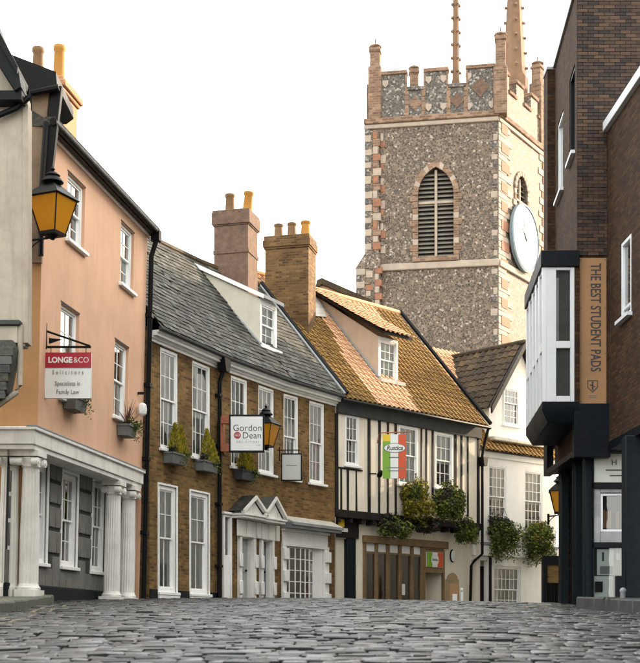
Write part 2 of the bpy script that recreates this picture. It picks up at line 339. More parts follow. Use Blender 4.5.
mx = t.nodes.new('ShaderNodeMixShader'); mx.inputs[0].default_value = 0.45
t.links.new(b.outputs[0], mx.inputs[1]); t.links.new(tl.outputs[0], mx.inputs[2]); t.links.new(mx.outputs[0], t.nodes['Material Output'].inputs[0])
K['amber'] = m
# setts: each stone its own grey, damp and worn smooth, dark joints
m, t, b = newmat('granite_sett'); g = t.nodes.new('ShaderNodeNewGeometry'); oi = t.nodes.new('ShaderNodeObjectInfo'); pos = g.outputs['Position']
rv = mth(t, 'FRACT', mth(t, 'ADD', g.outputs['Random Per Island'], oi.outputs['Random']))
rp = ramp(t, [(0, (0.014, 0.016, 0.016)), (0.4, (0.030, 0.033, 0.032)), (0.8, (0.055, 0.057, 0.053)), (1, (0.105, 0.100, 0.086))]); t.links.new(rv, rp.inputs[0])
n1 = noi(t, pos, 60, 4); n2 = noi(t, pos, 0.7, 4); n3 = noi(t, pos, 14, 4)
c = mixc(t, mth(t, 'MULTIPLY', n1, 0.6), rp.outputs[0], (0.018, 0.020, 0.020))
t.links.new(c, b.inputs['Base Color'])
t.links.new(mth(t, 'ADD', mth(t, 'MULTIPLY', n2, 0.45), 0.11), b.inputs['Roughness'])
bump(t, b, mth(t, 'ADD', n3, mth(t, 'MULTIPLY', n1, 0.4)), 0.55, 0.01)
K['sett'] = m
K['mud_shade'] = surf('joint_silt_and_shade', (0.011, 0.012, 0.011), 0.4, 8, 0.9, 0.6, 40, 0.4, (0.04, 0.045, 0.018))  # joint silt; on the sett flanks it also stands for their shade
K['kerb'] = surf('kerb_granite', (0.034, 0.036, 0.036), 0.3, 5, 0.7, 0.6, 30, 0.5, (0.06, 0.065, 0.045))
K['moss'] = surf('mossy_paving', (0.085, 0.088, 0.066), 0.4, 6, 0.85, 0.7, 30, 0.6, (0.06, 0.07, 0.025))
# ------------------------------------------------------------ shared builders
PROF = [(-40, -2.4), (0, -0.52), (8, -0.205), (12, 0.000), (16, 0.180), (22, 0.420), (27, 0.615), (31, 0.745), (35, 0.84), (40, 0.92), (46, 0.95), (70, 0.95), (4000, 0.95)]
def ground(x, y):
    for i in range(len(PROF) - 1):
        if PROF[i][0] <= y <= PROF[i+1][0]:
            (y0, z0), (y1, z1) = PROF[i], PROF[i+1]
            def sl(k):
                if k <= 0 or k >= len(PROF) - 1: return (PROF[1][1]-PROF[0][1])/(PROF[1][0]-PROF[0][0]) if k <= 0 else 0.0
                return (PROF[k+1][1]-PROF[k-1][1])/(PROF[k+1][0]-PROF[k-1][0]) if k < len(PROF) - 3 else 0.0
            h = y1 - y0; t_ = (y - y0) / h
            z = (2*t_**3-3*t_**2+1)*z0 + (t_**3-2*t_**2+t_)*h*sl(i) + (-2*t_**3+3*t_**2)*z1 + (t_**3-t_**2)*h*sl(i+1)
            k = max(0.0, min(1.0, (y - 12) / 12)) * max(0.0, min(1.0, (90 - y) / 40))
            return z - 0.022 * max(0, min(x, 8)) * k
    return 0.95

def wall(mb, u0, u1, z0, z1, holes=(), depth=0.18, y=0.0):
    us = sorted(set([u0, u1] + [h for q in holes for h in q[:2]])); zs = sorted(set([z0, z1] + [h for q in holes for h in q[2:4]]))
    us = [a for a in us if u0 - 1e-6 <= a <= u1 + 1e-6]; zs = [a for a in zs if z0 - 1e-6 <= a <= z1 + 1e-6]
    for a, b_ in zip(us, us[1:]):
        for c, d in zip(zs, zs[1:]):
            mu, mz = (a + b_) / 2, (c + d) / 2
            if any(q[0] < mu < q[1] and q[2] < mz < q[3] for q in holes): continue
            mb.quad((a, y, c), (b_, y, c), (b_, y, d), (a, y, d))
    for q in holes:
        a, b_, c, d = q[:4]; e = y + depth
        mb.quad((a, y, c), (a, y, d), (a, e, d), (a, e, c)); mb.quad((b_, y, d), (b_, y, c), (b_, e, c), (b_, e, d))
        mb.quad((a, y, d), (b_, y, d), (b_, e, d), (a, e, d)); mb.quad((b_, y, c), (a, y, c), (a, e, c), (b_, e, c))
    return mb
def ring(mb, u0, u1, z0, z1, wd, y0, y1, wt=None, wb=None):
    wt = wd if wt is None else wt; wb = wd if wb is None else wb
    mb.box(u0, u0+wd, y0, y1, z0, z1); mb.box(u1-wd, u1, y0, y1, z0, z1)
    mb.box(u0+wd, u1-wd, y0, y1, z1-wt, z1); mb.box(u0+wd, u1-wd, y0, y1, z0, z0+wb); return mb
def sash(parent, fr, u0, u1, z0, z1, cols=3, rt=2, rb=2, y=0.05, fw=0.07, split=0.5, arch=0.0, sill=True, mat=None, curtain=None, bar=0.018, room=0.5):
    "sliding sash window: box frame, two sashes with glazing bars, two panes, sill, the dim room behind"
    mat = mat or K['white_sash']; M = fr.M
    f = ring(MB(), u0, u1, z0, z1, fw, y, y + 0.12)
    if arch: ring(f, u0-arch, u1+arch, z0, z1+arch, arch, -0.025, y+0.03, wb=0.001)
    wn = f.build('window', mat, parent, M, 0.006)
    a, b_, c, d = u0+fw, u1-fw, z0+fw, z1-fw; mid = c + (d-c)*(1-split)
    for nm, q0, q1, yy, rows in (('upper_sash', mid-0.02, d, y+0.03, rt), ('lower_sash', c, mid+0.02, y+0.07, rb)):
        s_ = ring(MB(), a+0.001, b_-0.001, q0, q1, 0.038, yy, yy+0.038)
        w_, h_ = b_-a-0.076, q1-q0-0.076
        for k in range(1, cols): x = a+0.038+w_*k/cols; s_.box(x-bar/2, x+bar/2, yy+0.006, yy+0.030, q0+0.038, q1-0.038)
        for k in range(1, rows):
            z = q0+0.038+h_*k/rows; s_.box(a+0.038, b_-0.038, yy+0.007, yy+0.029, z-bar/2, z+bar/2)
        so = s_.build(nm, mat, wn, M)
        MB().quad((a+0.03, yy+0.018, q0+0.03), (b_-0.03, yy+0.018, q0+0.03), (b_-0.03, yy+0.018, q1-0.03), (a+0.03, yy+0.018, q1-0.03)).build('pane', K['glass'], wn, M)
    if sill: part('sill', mat, wn, M, (u0-0.07, u1+0.07, -0.09, y+0.06, z0-0.075, z0-0.002), bevel=0.01)
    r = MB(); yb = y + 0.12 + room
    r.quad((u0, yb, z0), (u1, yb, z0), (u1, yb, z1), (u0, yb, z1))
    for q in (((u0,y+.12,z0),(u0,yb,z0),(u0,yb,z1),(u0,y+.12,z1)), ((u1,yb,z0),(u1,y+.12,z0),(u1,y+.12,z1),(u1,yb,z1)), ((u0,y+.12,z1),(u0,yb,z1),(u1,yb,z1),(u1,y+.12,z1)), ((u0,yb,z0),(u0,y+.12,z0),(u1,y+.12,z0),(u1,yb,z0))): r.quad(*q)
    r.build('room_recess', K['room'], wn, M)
    if curtain:  # pale cloth close behind the glass, partly standing in for reflected sky
        cm = MB(); yy = y + 0.128
        if curtain == 'blind': cm.box(a, b_, yy, yy+0.01, z1-(z1-z0)*0.55, z1)
        elif curtain == 'full':
            n = 24
            for k in range(n): cm.quad((a+(b_-a)*k/n, yy+0.006*math.sin(k*1.7), c), (a+(b_-a)*(k+1)/n, yy+0.006*math.sin((k+1)*1.7), c), (a+(b_-a)*(k+1)/n, yy+0.006*math.sin((k+1)*1.7), d), (a+(b_-a)*k/n, yy+0.006*math.sin(k*1.7), d))
        else:
            for s0, s1 in ((a, a+(b_-a)*0.28), (b_-(b_-a)*0.28, b_)):
                n = 8
                for k in range(n): cm.quad((s0+(s1-s0)*k/n, yy+0.010*math.sin(k*2), c), (s0+(s1-s0)*(k+1)/n, yy+0.010*math.sin((k+1)*2), c), (s0+(s1-s0)*(k+1)/n, yy+0.010*math.sin((k+1)*2), d), (s0+(s1-s0)*k/n, yy+0.010*math.sin(k*2), d))
        cm.build('blind' if curtain == 'blind' else 'curtain', K['blind'] if curtain == 'blind' else K['curtain'], wn, M)
    return wn

def inside(poly, x, y):
    r = False; n = len(poly)
    for i in range(n):
        (x0, y0), (x1, y1) = poly[i], poly[(i+1) % n]
        if (y0 > y) != (y1 > y) and x < (x1-x0)*(y-y0)/(y1-y0)+x0: r = not r
    return r
def slopeframe(a, b, c):
    "local x from a to b along the eave, y up the slope towards c, z out of the roof"
    a, b, c = Vector(a), Vector(b), Vector(c); u = (b-a).normalized(); n = u.cross(c-a).normalized(); v = n.cross(u)
    return Matrix(((u.x, v.x, n.x, a.x), (u.y, v.y, n.y, a.y), (u.z, v.z, n.z, a.z), (0, 0, 0, 1)))
def slate_mesh(w_, l_):
    t_ = 0.016
    return MB().add([(-w_/2,0,0.012),(w_/2,0,0.012),(w_/2,l_,0.0),(-w_/2,l_,0.0),(-w_/2,0,0.012+t_),(w_/2,0,0.012+t_),(w_/2,l_,t_*0.4),(-w_/2,l_,t_*0.4)], [(4,5,6,7),(0,1,5,4),(1,2,6,5),(3,0,4,7)])
def pantile_mesh(w_, l_, amp=0.042):
    m_ = MB(); n = 7
    pr = [(-w_/2 + w_*i/(n-1), amp*(math.sin(2*math.pi*(i/(n-1))*0.92+0.3)*0.62)) for i in range(n)]
    vs_ = [(x, 0, z+0.045) for x, z in pr] + [(x, l_, z+0.012) for x, z in pr] + [(x, 0.004, z+0.018) for x, z in pr]
    fs = [(i, i+1, n+i+1, n+i) for i in range(n-1)] + [(2*n+i, 2*n+i+1, i+1, i) for i in range(n-1)]
    return m_.add(vs_, fs)
def tiles(parent, M, poly, w_, gauge, kind, mat, pick=None, name='roof_tile', keep=300, stagger=0.5, lap=0.06, jit=0.004, seed=1):
    "lays a roof piece by piece; the nearest `keep` are objects, the rest one joined part"
    q = random.Random(seed); xs = [p[0] for p in poly]; ys = [p[1] for p in poly]
    src = slate_mesh(w_*0.975, gauge+lap) if kind == 'slate' else pantile_mesh(w_*1.06, gauge+lap)
    spots = []; rows = int((max(ys)-min(ys))/gauge)+1
    for r in range(rows):
        y = min(ys)+r*gauge; off = (r % 2)*stagger*w_
        x = min(xs)-w_+off
        while x < max(xs)+w_:
            if inside(poly, x, y+gauge*0.5): spots.append((x, y))
            x += w_
    spots = [(x, y, q.gauss(0, jit), q.gauss(0, 0.010), q.gauss(0, jit*0.8)) for x, y in spots]
    spots.sort(key=lambda s: (M @ Vector((s[0], s[1], 0))).length)
    rest = {}; meshes = {}
    for i, (x, y, dy, rz, dz) in enumerate(spots):
        mt = pick(x, y) if pick else mat
        T = Matrix.Translation((x, y+dy, max(0.0, 0.003+dz))) @ Matrix.Rotation(rz, 4, 'Z')
        if i < keep:
            if mt.name not in meshes: meshes[mt.name] = src.mesh(name, mt, kind != 'slate')
            link(name, meshes[mt.name], parent, M @ T)
        else: rest.setdefault(mt.name, (mt, MB()))[1].add(src.v, src.f, T)
    for mt, mb in rest.values(): tag(mb.build(name + '_field', mt, parent, M), kind='stuff')

def leaf_cloud(mb, c, r, n, size, q, squash=0.6, clumps=9, hang=0.0):
    "leaf-sized faces gathered in clumps through an ellipsoid"
    cs = []
    for _ in range(clumps):
        d = Vector((q.gauss(0, 1), q.gauss(0, 1), q.gauss(0, 1))).normalized() * (q.random() ** 0.5) * 0.78
        cs.append((Vector((d.x*r[0], d.y*r[1], d.z*r[2] - hang*abs(d.x)*r[2])), q.uniform(0.30, 0.55)))
    for _ in range(n):
        k, rr = q.choice(cs); d = Vector((q.gauss(0, 1), q.gauss(0, 1), q.gauss(0, 1))).normalized() * q.uniform(0.6, 1.05)
        p = Vector(c) + k + Vector((d.x*r[0]*rr, d.y*r[1]*rr, d.z*r[2]*rr))
        ax = (d + Vector((q.gauss(0, .5), q.gauss(0, .5), q.gauss(0, .5) + 0.3))).normalized()
        a = ax.cross(Vector((q.random(), q.random(), q.random()+.1))).normalized(); b_ = ax.cross(a)
        s_ = size*q.uniform(0.6, 1.3); w2 = s_*squash/2
        mb.add([p, p+a*s_*.5+b_*w2+ax*s_*.10, p+a*s_*1.0-ax*s_*.12, p+a*s_*.5-b_*w2+ax*s_*.10], [(0, 1, 2, 3)])
    return mb
def trailing(mb, c, n, length, size, q, spread):
    for _ in range(n):
        p = Vector(c) + Vector((q.uniform(-spread[0], spread[0]), q.uniform(-spread[1], spread[1]), 0)); d = Vector((q.gauss(0, .3), q.gauss(-.2, .3), -1)).normalized()
        for k in range(int(length*q.uniform(.4, 1)/size/0.55)):
            p = p + d*size*0.55; d = (d + Vector((q.gauss(0, .25), q.gauss(0, .25), -.1))).normalized()
            a = Vector((q.gauss(0, 1), q.gauss(0, 1), q.gauss(0, .6))).normalized(); b_ = a.cross(d).normalized()
            mb.add([p, p+a*size*.5+b_*size*.28, p+a*size, p+a*size*.5-b_*size*.28], [(0, 1, 2, 3)])
    return mb
def conifer(mb, base, h, r, n, q):
    for _ in range(n):
        t_ = q.random(); rr = r*(1-t_)**0.8*(0.55+0.45*q.random()); th = q.uniform(0, 6.283)
        p = Vector(base) + Vector((rr*math.cos(th), rr*math.sin(th), h*t_*0.93)); s_ = q.uniform(.035, .075)
        up = Vector((math.cos(th)*.35+q.gauss(0, .15), math.sin(th)*.35+q.gauss(0, .15), 1)).normalized(); sd_ = up.cross(Vector((q.gauss(0, 1), q.gauss(0, 1), 0))).normalized()
        mb.add([p, p+up*s_*.6+sd_*s_*.18, p+up*s_*1.4, p+up*s_*.6-sd_*s_*.18], [(0, 1, 2, 3)])
    return mb
def strap_plant(mb, base, n, L, q):
    for _ in range(n):
        th = q.uniform(0, 6.283); el = q.uniform(0.5, 1.5); l_ = L*q.uniform(.6, 1.1); d = Vector((math.cos(th)*math.cos(el), math.sin(th)*math.cos(el), math.sin(el)))
        s_ = d.cross(Vector((0, 0, 1))).normalized() * 0.016; pts = []; p = Vector(base)
        for k in range(6): pts.append((p.copy(), s_*(1-k/5.5)*1.3)); p = p + d*l_/5; d = (d+Vector((0, 0, -.10))).normalized()
        for (p0, s0), (p1, s1) in zip(pts, pts[1:]): mb.add([p0-s0, p0+s0, p1+s1, p1-s1], [(0, 1, 2, 3)])
    return mb

def lantern(loc, label, width, rot, arm, group='amber street lanterns'):
    "four-sided tapered lantern: base ring, amber panes, corner bars, stepped roof with finial, arm"
    t_ = thing('lantern', label, 'lantern', loc, group); M = Matrix.Translation(Vector(loc)) @ Matrix.Rotation(rot, 4, 'Z'); k = width
    wt, wb, h = k*0.5, k*0.27, k*0.98
    for i in range(4):
        Mi = M @ Matrix.Rotation(i*math.pi/2, 4, 'Z')
        MB().quad((-wb*.93, -wb, 0.02*k), (wb*.93, -wb, 0.02*k), (wt*.95, -wt, h), (-wt*.95, -wt, h)).build('pane', K['amber'], t_, Mi)
        MB().tube([(wb, -wb, 0), (wt, -wt, h)], 0.022*k, 6).build('corner_bar', K['black'], t_, Mi)
    fr = MB(); fr.lathe([(wb*1.5, -0.07*k), (wb*1.55, 0.0), (wb*1.40, 0.02*k)], n=4, rot=math.pi/4); fr.lathe([(0.05*k, -0.2*k), (0.10*k, -0.13*k), (0.18*k, -0.07*k)], n=10)
    fr.build('base_ring', K['black'], t_, M)
    rf = MB().lathe([(wt*1.52, h), (wt*1.60, h+.03*k), (wt*1.52, h+.07*k), (wt*1.05, h+.25*k), (wt*.55, h+.42*k), (wt*.45, h+.44*k)], n=4, rot=math.pi/4)
    ro = rf.build('roof', K['black'], t_, M)
    MB().lathe([(wt*.46, h+.44*k), (wt*.66, h+.50*k), (wt*.62, h+.55*k), (wt*.40, h+.66*k), (wt*.46, h+.70*k), (wt*.28, h+.78*k), (wt*.09, h+.83*k), (wt*.16, h+.89*k), (wt*.06, h+.95*k), (wt*.015, h+1.05*k)], n=12).build('finial', K['black'], ro, M)
    if arm:
        a = Vector(arm); am = MB().tube([(0, 0, -.12*k), a*.5+Vector((0, 0, -.14*k)), a+Vector((0, 0, -.14*k))], .035*k, 8)
        am.tube([a*0.45+Vector((0, 0, -.14*k)), a*.8+Vector((0, 0, -.3*k)), a+Vector((0, 0, -.48*k))], .02*k, 6)
        am.box(a.x-.05*k, a.x+.05*k, a.y-.05*k, a.y+.05*k, -.55*k, -.02*k)
        am.build('bracket', K['black'], t_, Matrix.Translation(Vector(loc)))
    return t_
def pot(parent, M, x, y, z, h, r, mat, lean=0.0):
    Mi = M @ Matrix.Translation((x, y, z)) @ Matrix.Rotation(lean, 4, 'Y')
    o = MB().lathe([(r*1.08, 0), (r*1.0, h*.12), (r*.84, h*.8), (r*1.0, h*.86), (r*1.03, h*.97), (r*.92, h), (r*.72, h), (r*.70, h*.8)], n=16).build('chimney_pot', mat, parent, Mi)
    return o
def sign_text_M(M, x, y, z): return M @ Matrix.Translation((x, y, z))
# ------------------------------------------------------------ ground and street
def front(s): return Frame((0, FPX/s), (1, FPX/s))
gx = [-1500, -400, -120, -50, -25, -14] + [-9 + k for k in range(21)] + [18, 30, 60, 150, 500, 1500]
gy = [-300, -80, -30, -10, 0, 3] + [5 + k for k in range(46)] + [55, 60, 70, 90, 130, 250, 700, 2500]
mb = MB(); mb.v = [(x, y, ground(x, y) - 0.16) for y in gy for x in gx]; nx = len(gx)
mb.f = [(j*nx+i, j*nx+i+1, (j+1)*nx+i+1, (j+1)*nx+i) for j in range(len(gy)-1) for i in range(nx-1)]
tag(mb.build('ground', K['earth']), kind='structure')

def leftlim(y):
    pts = [(0, -4.6), (20, -4.9), (23.7, -5.4), (30.2, -4.3), (33.5, -2.9), (36.7, -1.4), (39.1, 0.2), (45, 5.2)]
    for (a, b_), (c, d) in zip(pts, pts[1:]):
        if a <= y <= c: return b_ + (d-b_)*(y-a)/(c-a)
    return 5.2
def relief(x, y): return 0.014*noise.noise(Vector((x*0.55, y*0.55, 3.1))) + 0.010*noise.noise(Vector((x*1.7, y*1.7, 9.4)))
rx = [-7 + 0.5*k for k in range(33)]; ry = [3 + 0.5*k for k in range(80)]; nx = len(rx)
mb = MB(); mb.v = [(x, y, ground(x, y) + relief(x, y) - 0.05) for y in ry for x in rx]
mb.f = [(j*nx+i, j*nx+i+1, (j+1)*nx+i+1, (j+1)*nx+i) for j in range(len(ry)-1) for i in range(nx-1)]
road = tag(mb.build('road', K['mud_shade']), kind='structure')
q = random.Random(11)
def sett_mesh(w_, d_, qq):
    j = lambda a: qq.uniform(-a, a)
    o = [(-w_/2, -d_/2), (w_/2, -d_/2), (w_/2, d_/2), (-w_/2, d_/2)]
    base = [(x+j(.006), y+j(.006)) for x, y in o]; hgt = [j(.006) for _ in o]
    vs_ = [(x, y, -.06) for x, y in base] + [(x, y, -.008+h) for (x, y), h in zip(base, hgt)] + [(x*(1-.026/w_), y*(1-.024/d_), h+j(.002)) for (x, y), h in zip(base, hgt)]
    fs = [(0,1,5,4),(1,2,6,5),(2,3,7,6),(3,0,4,7),(4,5,9,8),(5,6,10,9),(6,7,11,10),(7,4,8,11),(8,9,10,11)]
    return MB().add(vs_, fs)
def two_tone(me):
    "worn tops; flanks silted, with the shade between stones painted in"
    me.materials.append(K['mud_shade']); me.polygons.foreach_set('material_index', [1 if i % 9 < 4 else 0 for i in range(len(me.polygons))]); return me  # flank faces get the dark silt colour, shade of the gaps included
rest = MB(); near = []; y = 5.0; row = 0
while y < 37.5:
    d_ = q.uniform(0.085, 0.125); y += d_/2; x = -min(5.6, y*0.25+1.4) + q.uniform(-.3, 0); xr = min(7.2, y*0.25+1.4)
    while x < xr:
        w_ = q.choice((0.13, 0.16, 0.18, 0.21, 0.25, 0.30)) * q.uniform(.94, 1.06); x += w_/2
        yy = y + 0.05*math.sin(x*0.9+row*0.13) + 0.035*math.sin(x*2.3+1.0) + q.gauss(0, 0.006)
        if x > leftlim(yy) - 0.25:
            zz = ground(x, yy) + relief(x, yy) + q.gauss(0, 0.0068) - (0.024 if q.random() < 0.12 else 0)
            slope = (ground(x, yy+.2)-ground(x, yy-.2))/.4
            T = Matrix.Translation((x, yy, zz)) @ Matrix.Rotation(q.gauss(0, .03), 4, 'Z') @ Matrix.Rotation(math.atan(slope)+q.gauss(0, .022), 4, 'X') @ Matrix.Rotation(q.gauss(0, .014), 4, 'Y')
            near.append((x, yy, w_-.014, d_-.016, T))
        x += w_/2
    y += d_/2; row += 1
vis = [k for k in near if k[1] > 7.8 and abs(k[0]) < k[1]*0.25+0.1]; vis.sort(key=lambda k: k[1]); pickd = set(id(k) for k in vis[:300])
for k in near:
    m_ = sett_mesh(k[2], k[3], q)
    if id(k) in pickd: link('sett', two_tone(m_.mesh('sett', K['sett'], True, 35)), road, k[4])
    else: rest.add(m_.v, m_.f, k[4])
tag(link('sett_paving', two_tone(rest.mesh('sett_paving', K['sett'], True, 35)), road), kind='stuff')

def strip(name, pts, width, lift, mat):
    m_ = MB(); pp = []
    for (a, b_) in zip(pts, pts[1:]):
        n = max(2, int((Vector(b_)-Vector(a)).length/.25))
        pp += [Vector(a).lerp(Vector(b_), k/n) for k in range(n)]
    pp.append(Vector(pts[-1]))
    vs_ = []
    for i, p in enumerate(pp):
        t_ = (pp[min(i+1, len(pp)-1)]-pp[max(i-1, 0)]).normalized(); n = Vector((-t_.y, t_.x))*width/2
        for e in (p+n, p-n): vs_.append((e.x, e.y, ground(e.x, e.y)+relief(e.x, e.y)+lift))
    m_.add(vs_, [(2*i, 2*i+1, 2*i+3, 2*i+2) for i in range(len(pp)-1)])
    return tag(m_.build(name, mat), kind='structure')
strip('yellow_line', [(-3.2, 12.5), (-3.6, 17), (-4.45, 23), (-4.62, 26)], 0.07, 0.002, K['yellowline'])
strip('yellow_line', [(-3.42, 12.5), (-3.82, 17), (-4.66, 23), (-4.80, 25.5)], 0.07, 0.002, K['yellowline'])

def pavement(name, edge, back, h, mat, kerbmat, seed):
    "raised footway: paved top and separate kerbstones along its edge"
    qq = random.Random(seed); pts = []
    for a, b_ in zip(edge, edge[1:]):
        L = (Vector(b_)-Vector(a)).length; n = max(1, round(L/.8))
        pts += [Vector(a).lerp(Vector(b_), k/n) for k in range(n)]
    pts.append(Vector(edge[-1]))
    m_ = MB(); zt = lambda p: ground(p.x, p.y)+h
    for a, b_ in zip(pts, pts[1:]):
        ba = Vector((back, a.y)); bb = Vector((back, b_.y))
        m_.quad((a.x, a.y, zt(a)-.012), (b_.x, b_.y, zt(b_)-.012), (bb.x, bb.y, zt(b_)-.012), (ba.x, ba.y, zt(a)-.012))
        m_.quad((a.x, a.y, zt(a)-.5), (b_.x, b_.y, zt(b_)-.5), (b_.x, b_.y, zt(b_)-.012), (a.x, a.y, zt(a)-.012))
    o = tag(m_.build(name, mat), kind='structure')
    side = -1 if back < edge[0][0] else 1
    for a, b_ in zip(pts, pts[1:]):
        t_ = (b_-a).normalized(); n = Vector((-t_.y, t_.x)); n = n if n.x*side > 0 else -n
        g_ = t_*.008; a2, b2 = a+g_, b_-g_; v4 = [a2-n*.05, b2-n*.05, b2+n*.13, a2+n*.13]; dz = qq.uniform(-.008, .012)
        m2 = MB().add([(p.x, p.y, ground(p.x, p.y)-.15) for p in v4] + [(p.x, p.y, zt(p)+dz) for p in v4], [(0,3,2,1),(4,5,6,7),(0,1,5,4),(1,2,6,5),(2,3,7,6),(3,0,4,7)])
        ko = m2.build('kerbstone', kerbmat, o, None, 0.025)
    return o
pavement('left_pavement', [(-3.55, 8), (-3.85, 13), (-4.25, 18), (-4.75, 22.5), (-5.0, 24.2), (-5.35, 24.6)], -12, 0.14, K['moss'], K['moss'], 3)
pr_ = pavement('right_pavement', [(4.9, 9), (4.75, 15), (4.62, 19), (4.50, 22.0), (4.66, 23.4), (5.05, 23.9), (5.6, 24.1)], 14, 0.21, K['kerb'], K['kerb'], 4)
for dy in (0, 0.28):
    m_ = MB(); yy = 20.3+dy; zz = ground(4.6, yy)+.225
    m_.box(4.42, 4.70, yy, yy+.10, zz, zz+.004); m_.box(4.520, 4.528, yy, yy+.10, zz-.2, zz); m_.build('yellow_kerb_mark', K['yellowline'], pr_, None)

# ------------------------------------------------------------ salmon-pink house
FP = Frame(pxs(34, 54.9), pxs(138.3, 43.4), lean=R(1.37)); M = FP.M
root = thing('pink_house', 'three-storey salmon pink rendered house with fluted white columns at street level', 'house', FP.w(2, 1, 0.3))
uL, uR = FP.u(36) , FP.uv(147.3, 240)[0]
zE = FP.z(100, 188); zC1 = FP.z(36, 427, -.12); zC0 = FP.z(33, 443.5, -.12)
def win(fr, xl, xr, yt, yb, off=0.0): return (fr.u(xl, off), fr.u(xr, off), fr.z(xl, yb, off), fr.z(xl, yt, off))
def win2(fr, xl, xr, yt, yb): 
    a, zt = fr.uv(xl, yt); _, zb = fr.uv(xl, yb); b_ = fr.uv(xr, yt+(xr-xl)*.6)[0]; return (a, b_, zb, zt)
W = [win2(FP, 68, 85.5, 171, 239), win2(FP, 121.25, 134.4, 220.6, 283.5), win2(FP, 61.25, 79.4, 301.9, 397), win2(FP, 115, 128.75, 338.75, 416)]
wall(MB(), uL, uR, zC1-.05, zE+.1, W, 0.12).build('upper_wall', K['pink'], root, M)
for k, q4 in enumerate(W): sash(root, FP, *q4, cols=2, rt=2, rb=2, y=0.06, fw=0.06, curtain=(None, 'full', 'full', None)[k])
for q4 in W: part('window_shadow_line', K['joint_and_shadow'], root, M, (q4[0]-.02, q4[1]+.02, -.006, .0, q4[3], q4[3]+.028))  # thin dark strip paints the shadow line over each window
# left end wall in ochre, its upper part boarded
MB().quad((uL, 6, -.3), (uL, 0, -.3), (uL, 0, 7.0), (uL, 6, 7.0)).build('end_wall', K['ochre'], root, M)
for k in range(9): part('board', K['oldboard'], root, M, (uL-.02, uL+.05, .02+k*.3, .02+k*.3+.292, 7.0, zE+.3+k*.12))
# back of the body and the low-pitched roof
mb = MB(); rz = zE+.12
mb.add([(uL-.15, -.16, rz), (uR+.12, -.16, rz), (uR+.12, 3.2, rz+2.0), (uL-.15, 3.2, rz+2.0), (uL-.15, 6.7, rz), (uR+.12, 6.7, rz),
        (uL-.15, -.16, rz-.08), (uR+.12, -.16, rz-.08), (uL-.15, 6.7, rz-.08), (uR+.12, 6.7, rz-.08)],
       [(0,1,2,3), (3,2,5,4), (6,0,3,4,8), (7,9,5,2,1), (6,7,1,0), (7,6,8,9)])
mb.build('roof', K['slate'], root, M)
for k in range(26):
    a = uL-.15+(uR-uL+.27)*k/26
    part('eave_tile', K['slate'], root, M, (a+.01, a+(uR-uL+.27)/26-.01, -.26, -.06, rz+.03, rz+.085))
mb = wall(MB(), uL, uR, -.3, zE, [], y=6.4); mb.quad((uR, 0, -.3), (uR, 6.4, -.3), (uR, 6.4, zE+.1), (uR, 0, zE+.1)); mb.build('rear_wall', K['pink'], root, M)
part('eave_board', K['whitewall'], root, M, (uL-.05, uR, -.06, -.002, zE+.0, zE+.11)); part('soffit', K['black'], root, M, (uL-.1, uR+.1, -.17, .0, zE+.09, zE+.118))
MB().tube([(uL-.15, -.22, zE+.11), (uR+.1, -.22, zE+.11)], .07, 10).build('gutter', K['black'], root, M)
dp = MB().tube([(uR-.02, -.22, zE+.10), (uR+.02, -.2, zE-.12), (uR+.05, -.09, zE-.45), (uR+.05, -.09, .5)], .06, 10); dp.box(uR-.06, uR+.14, -.30, -.1, zE-.1, zE+.14)
for zz in (2.2, 3.9, 5.6, 7.2): dp.box(uR-.04, uR+.14, -.16, .0, zz, zz+.09)
dp.build('downpipe', K['black'], root, M)
# fascia over the ground floor
uf0, uf1 = FP.u(33, -.12), FP.uv(143.5, 478, -.12)[0]
fo = MB(); fo.box(uf0, uf1, -.12, 1.4, zC0, zC1-.03); fo.box(uf0-.04, uf1+.03, -.16, 1.4, zC1-.06, zC1); fo.box(uf0+.03, uf1-.03, -.09, 1.3, zC0-.09, zC0)
fas = fo.build('fascia', K['stonewhite'], root, M, 0.008)
part('lead_flashing', K['lead'], fas, M, (uf0-.045, uf1+.03, -.165, .02, zC1+.001, zC1+.025))
# ground floor: set-back wall of painted blocks, sash windows, plinth
off = 0.42
G = []
for xl, xr, yt, yb in ((62.5, 77.5, 471.9, 566), (92.8, 106, 480, 571)):
    G.append((FP.uv(xl, yt, off)[0], FP.uv(xr, yt+4, off)[0], FP.uv(xl, yb, off)[1], FP.uv(xl, yt, off)[1]))
wd = G[0][1]-G[0][0]; g1r = FP.uv(46.3, 520, off)[0]; G.insert(0, (g1r-wd, g1r, G[0][2], G[0][3]))
FPo = Frame(FP.w(0, off, 0)[:2], FP.w(1, off, 0)[:2]); FPo.M = M @ Matrix.Translation((0, off, 0)); FPo.I = FPo.M.inverted()
uG0, uG1 = uf0+.1, uf1-.05
zp = FP.z(60, 587.5, off)
wall(MB(), uG0, uG1, -.3, zC0-.05, G, .14).build('ground_floor_wall', K['joint_and_shadow'], root, FPo.M)
for q4 in G: sash(root, FPo, *q4, cols=3, rt=2, rb=2, y=.03, fw=.085, arch=.06)
zj = [FP.z(52, yy, off) for yy in (458, 481.5, 505, 529.5, 555)]
ivs = [(uG0, G[0][0]), (G[0][1], G[1][0]), (G[1][1], G[2][0]), (G[2][1], uG1)]
for a, b_ in ivs:
    a += .075; b_ -= .075
    if b_-a < .2: continue
    for r in range(4):
        n = max(2, round((b_-a)/.7)); cuts = [a+(b_-a)*(k+(0.0 if r % 2 == 0 or k in (0, n) else .28))/n for k in range(n+1)]
        for c, d in zip(cuts, cuts[1:]): part('block', K['greyblock'], root, FPo.M, (c+.012, d-.012, -.035, .02, zj[r+1]+.04, zj[r]-.035), bevel=.012)
n = int((uG1-uG0)/.36)
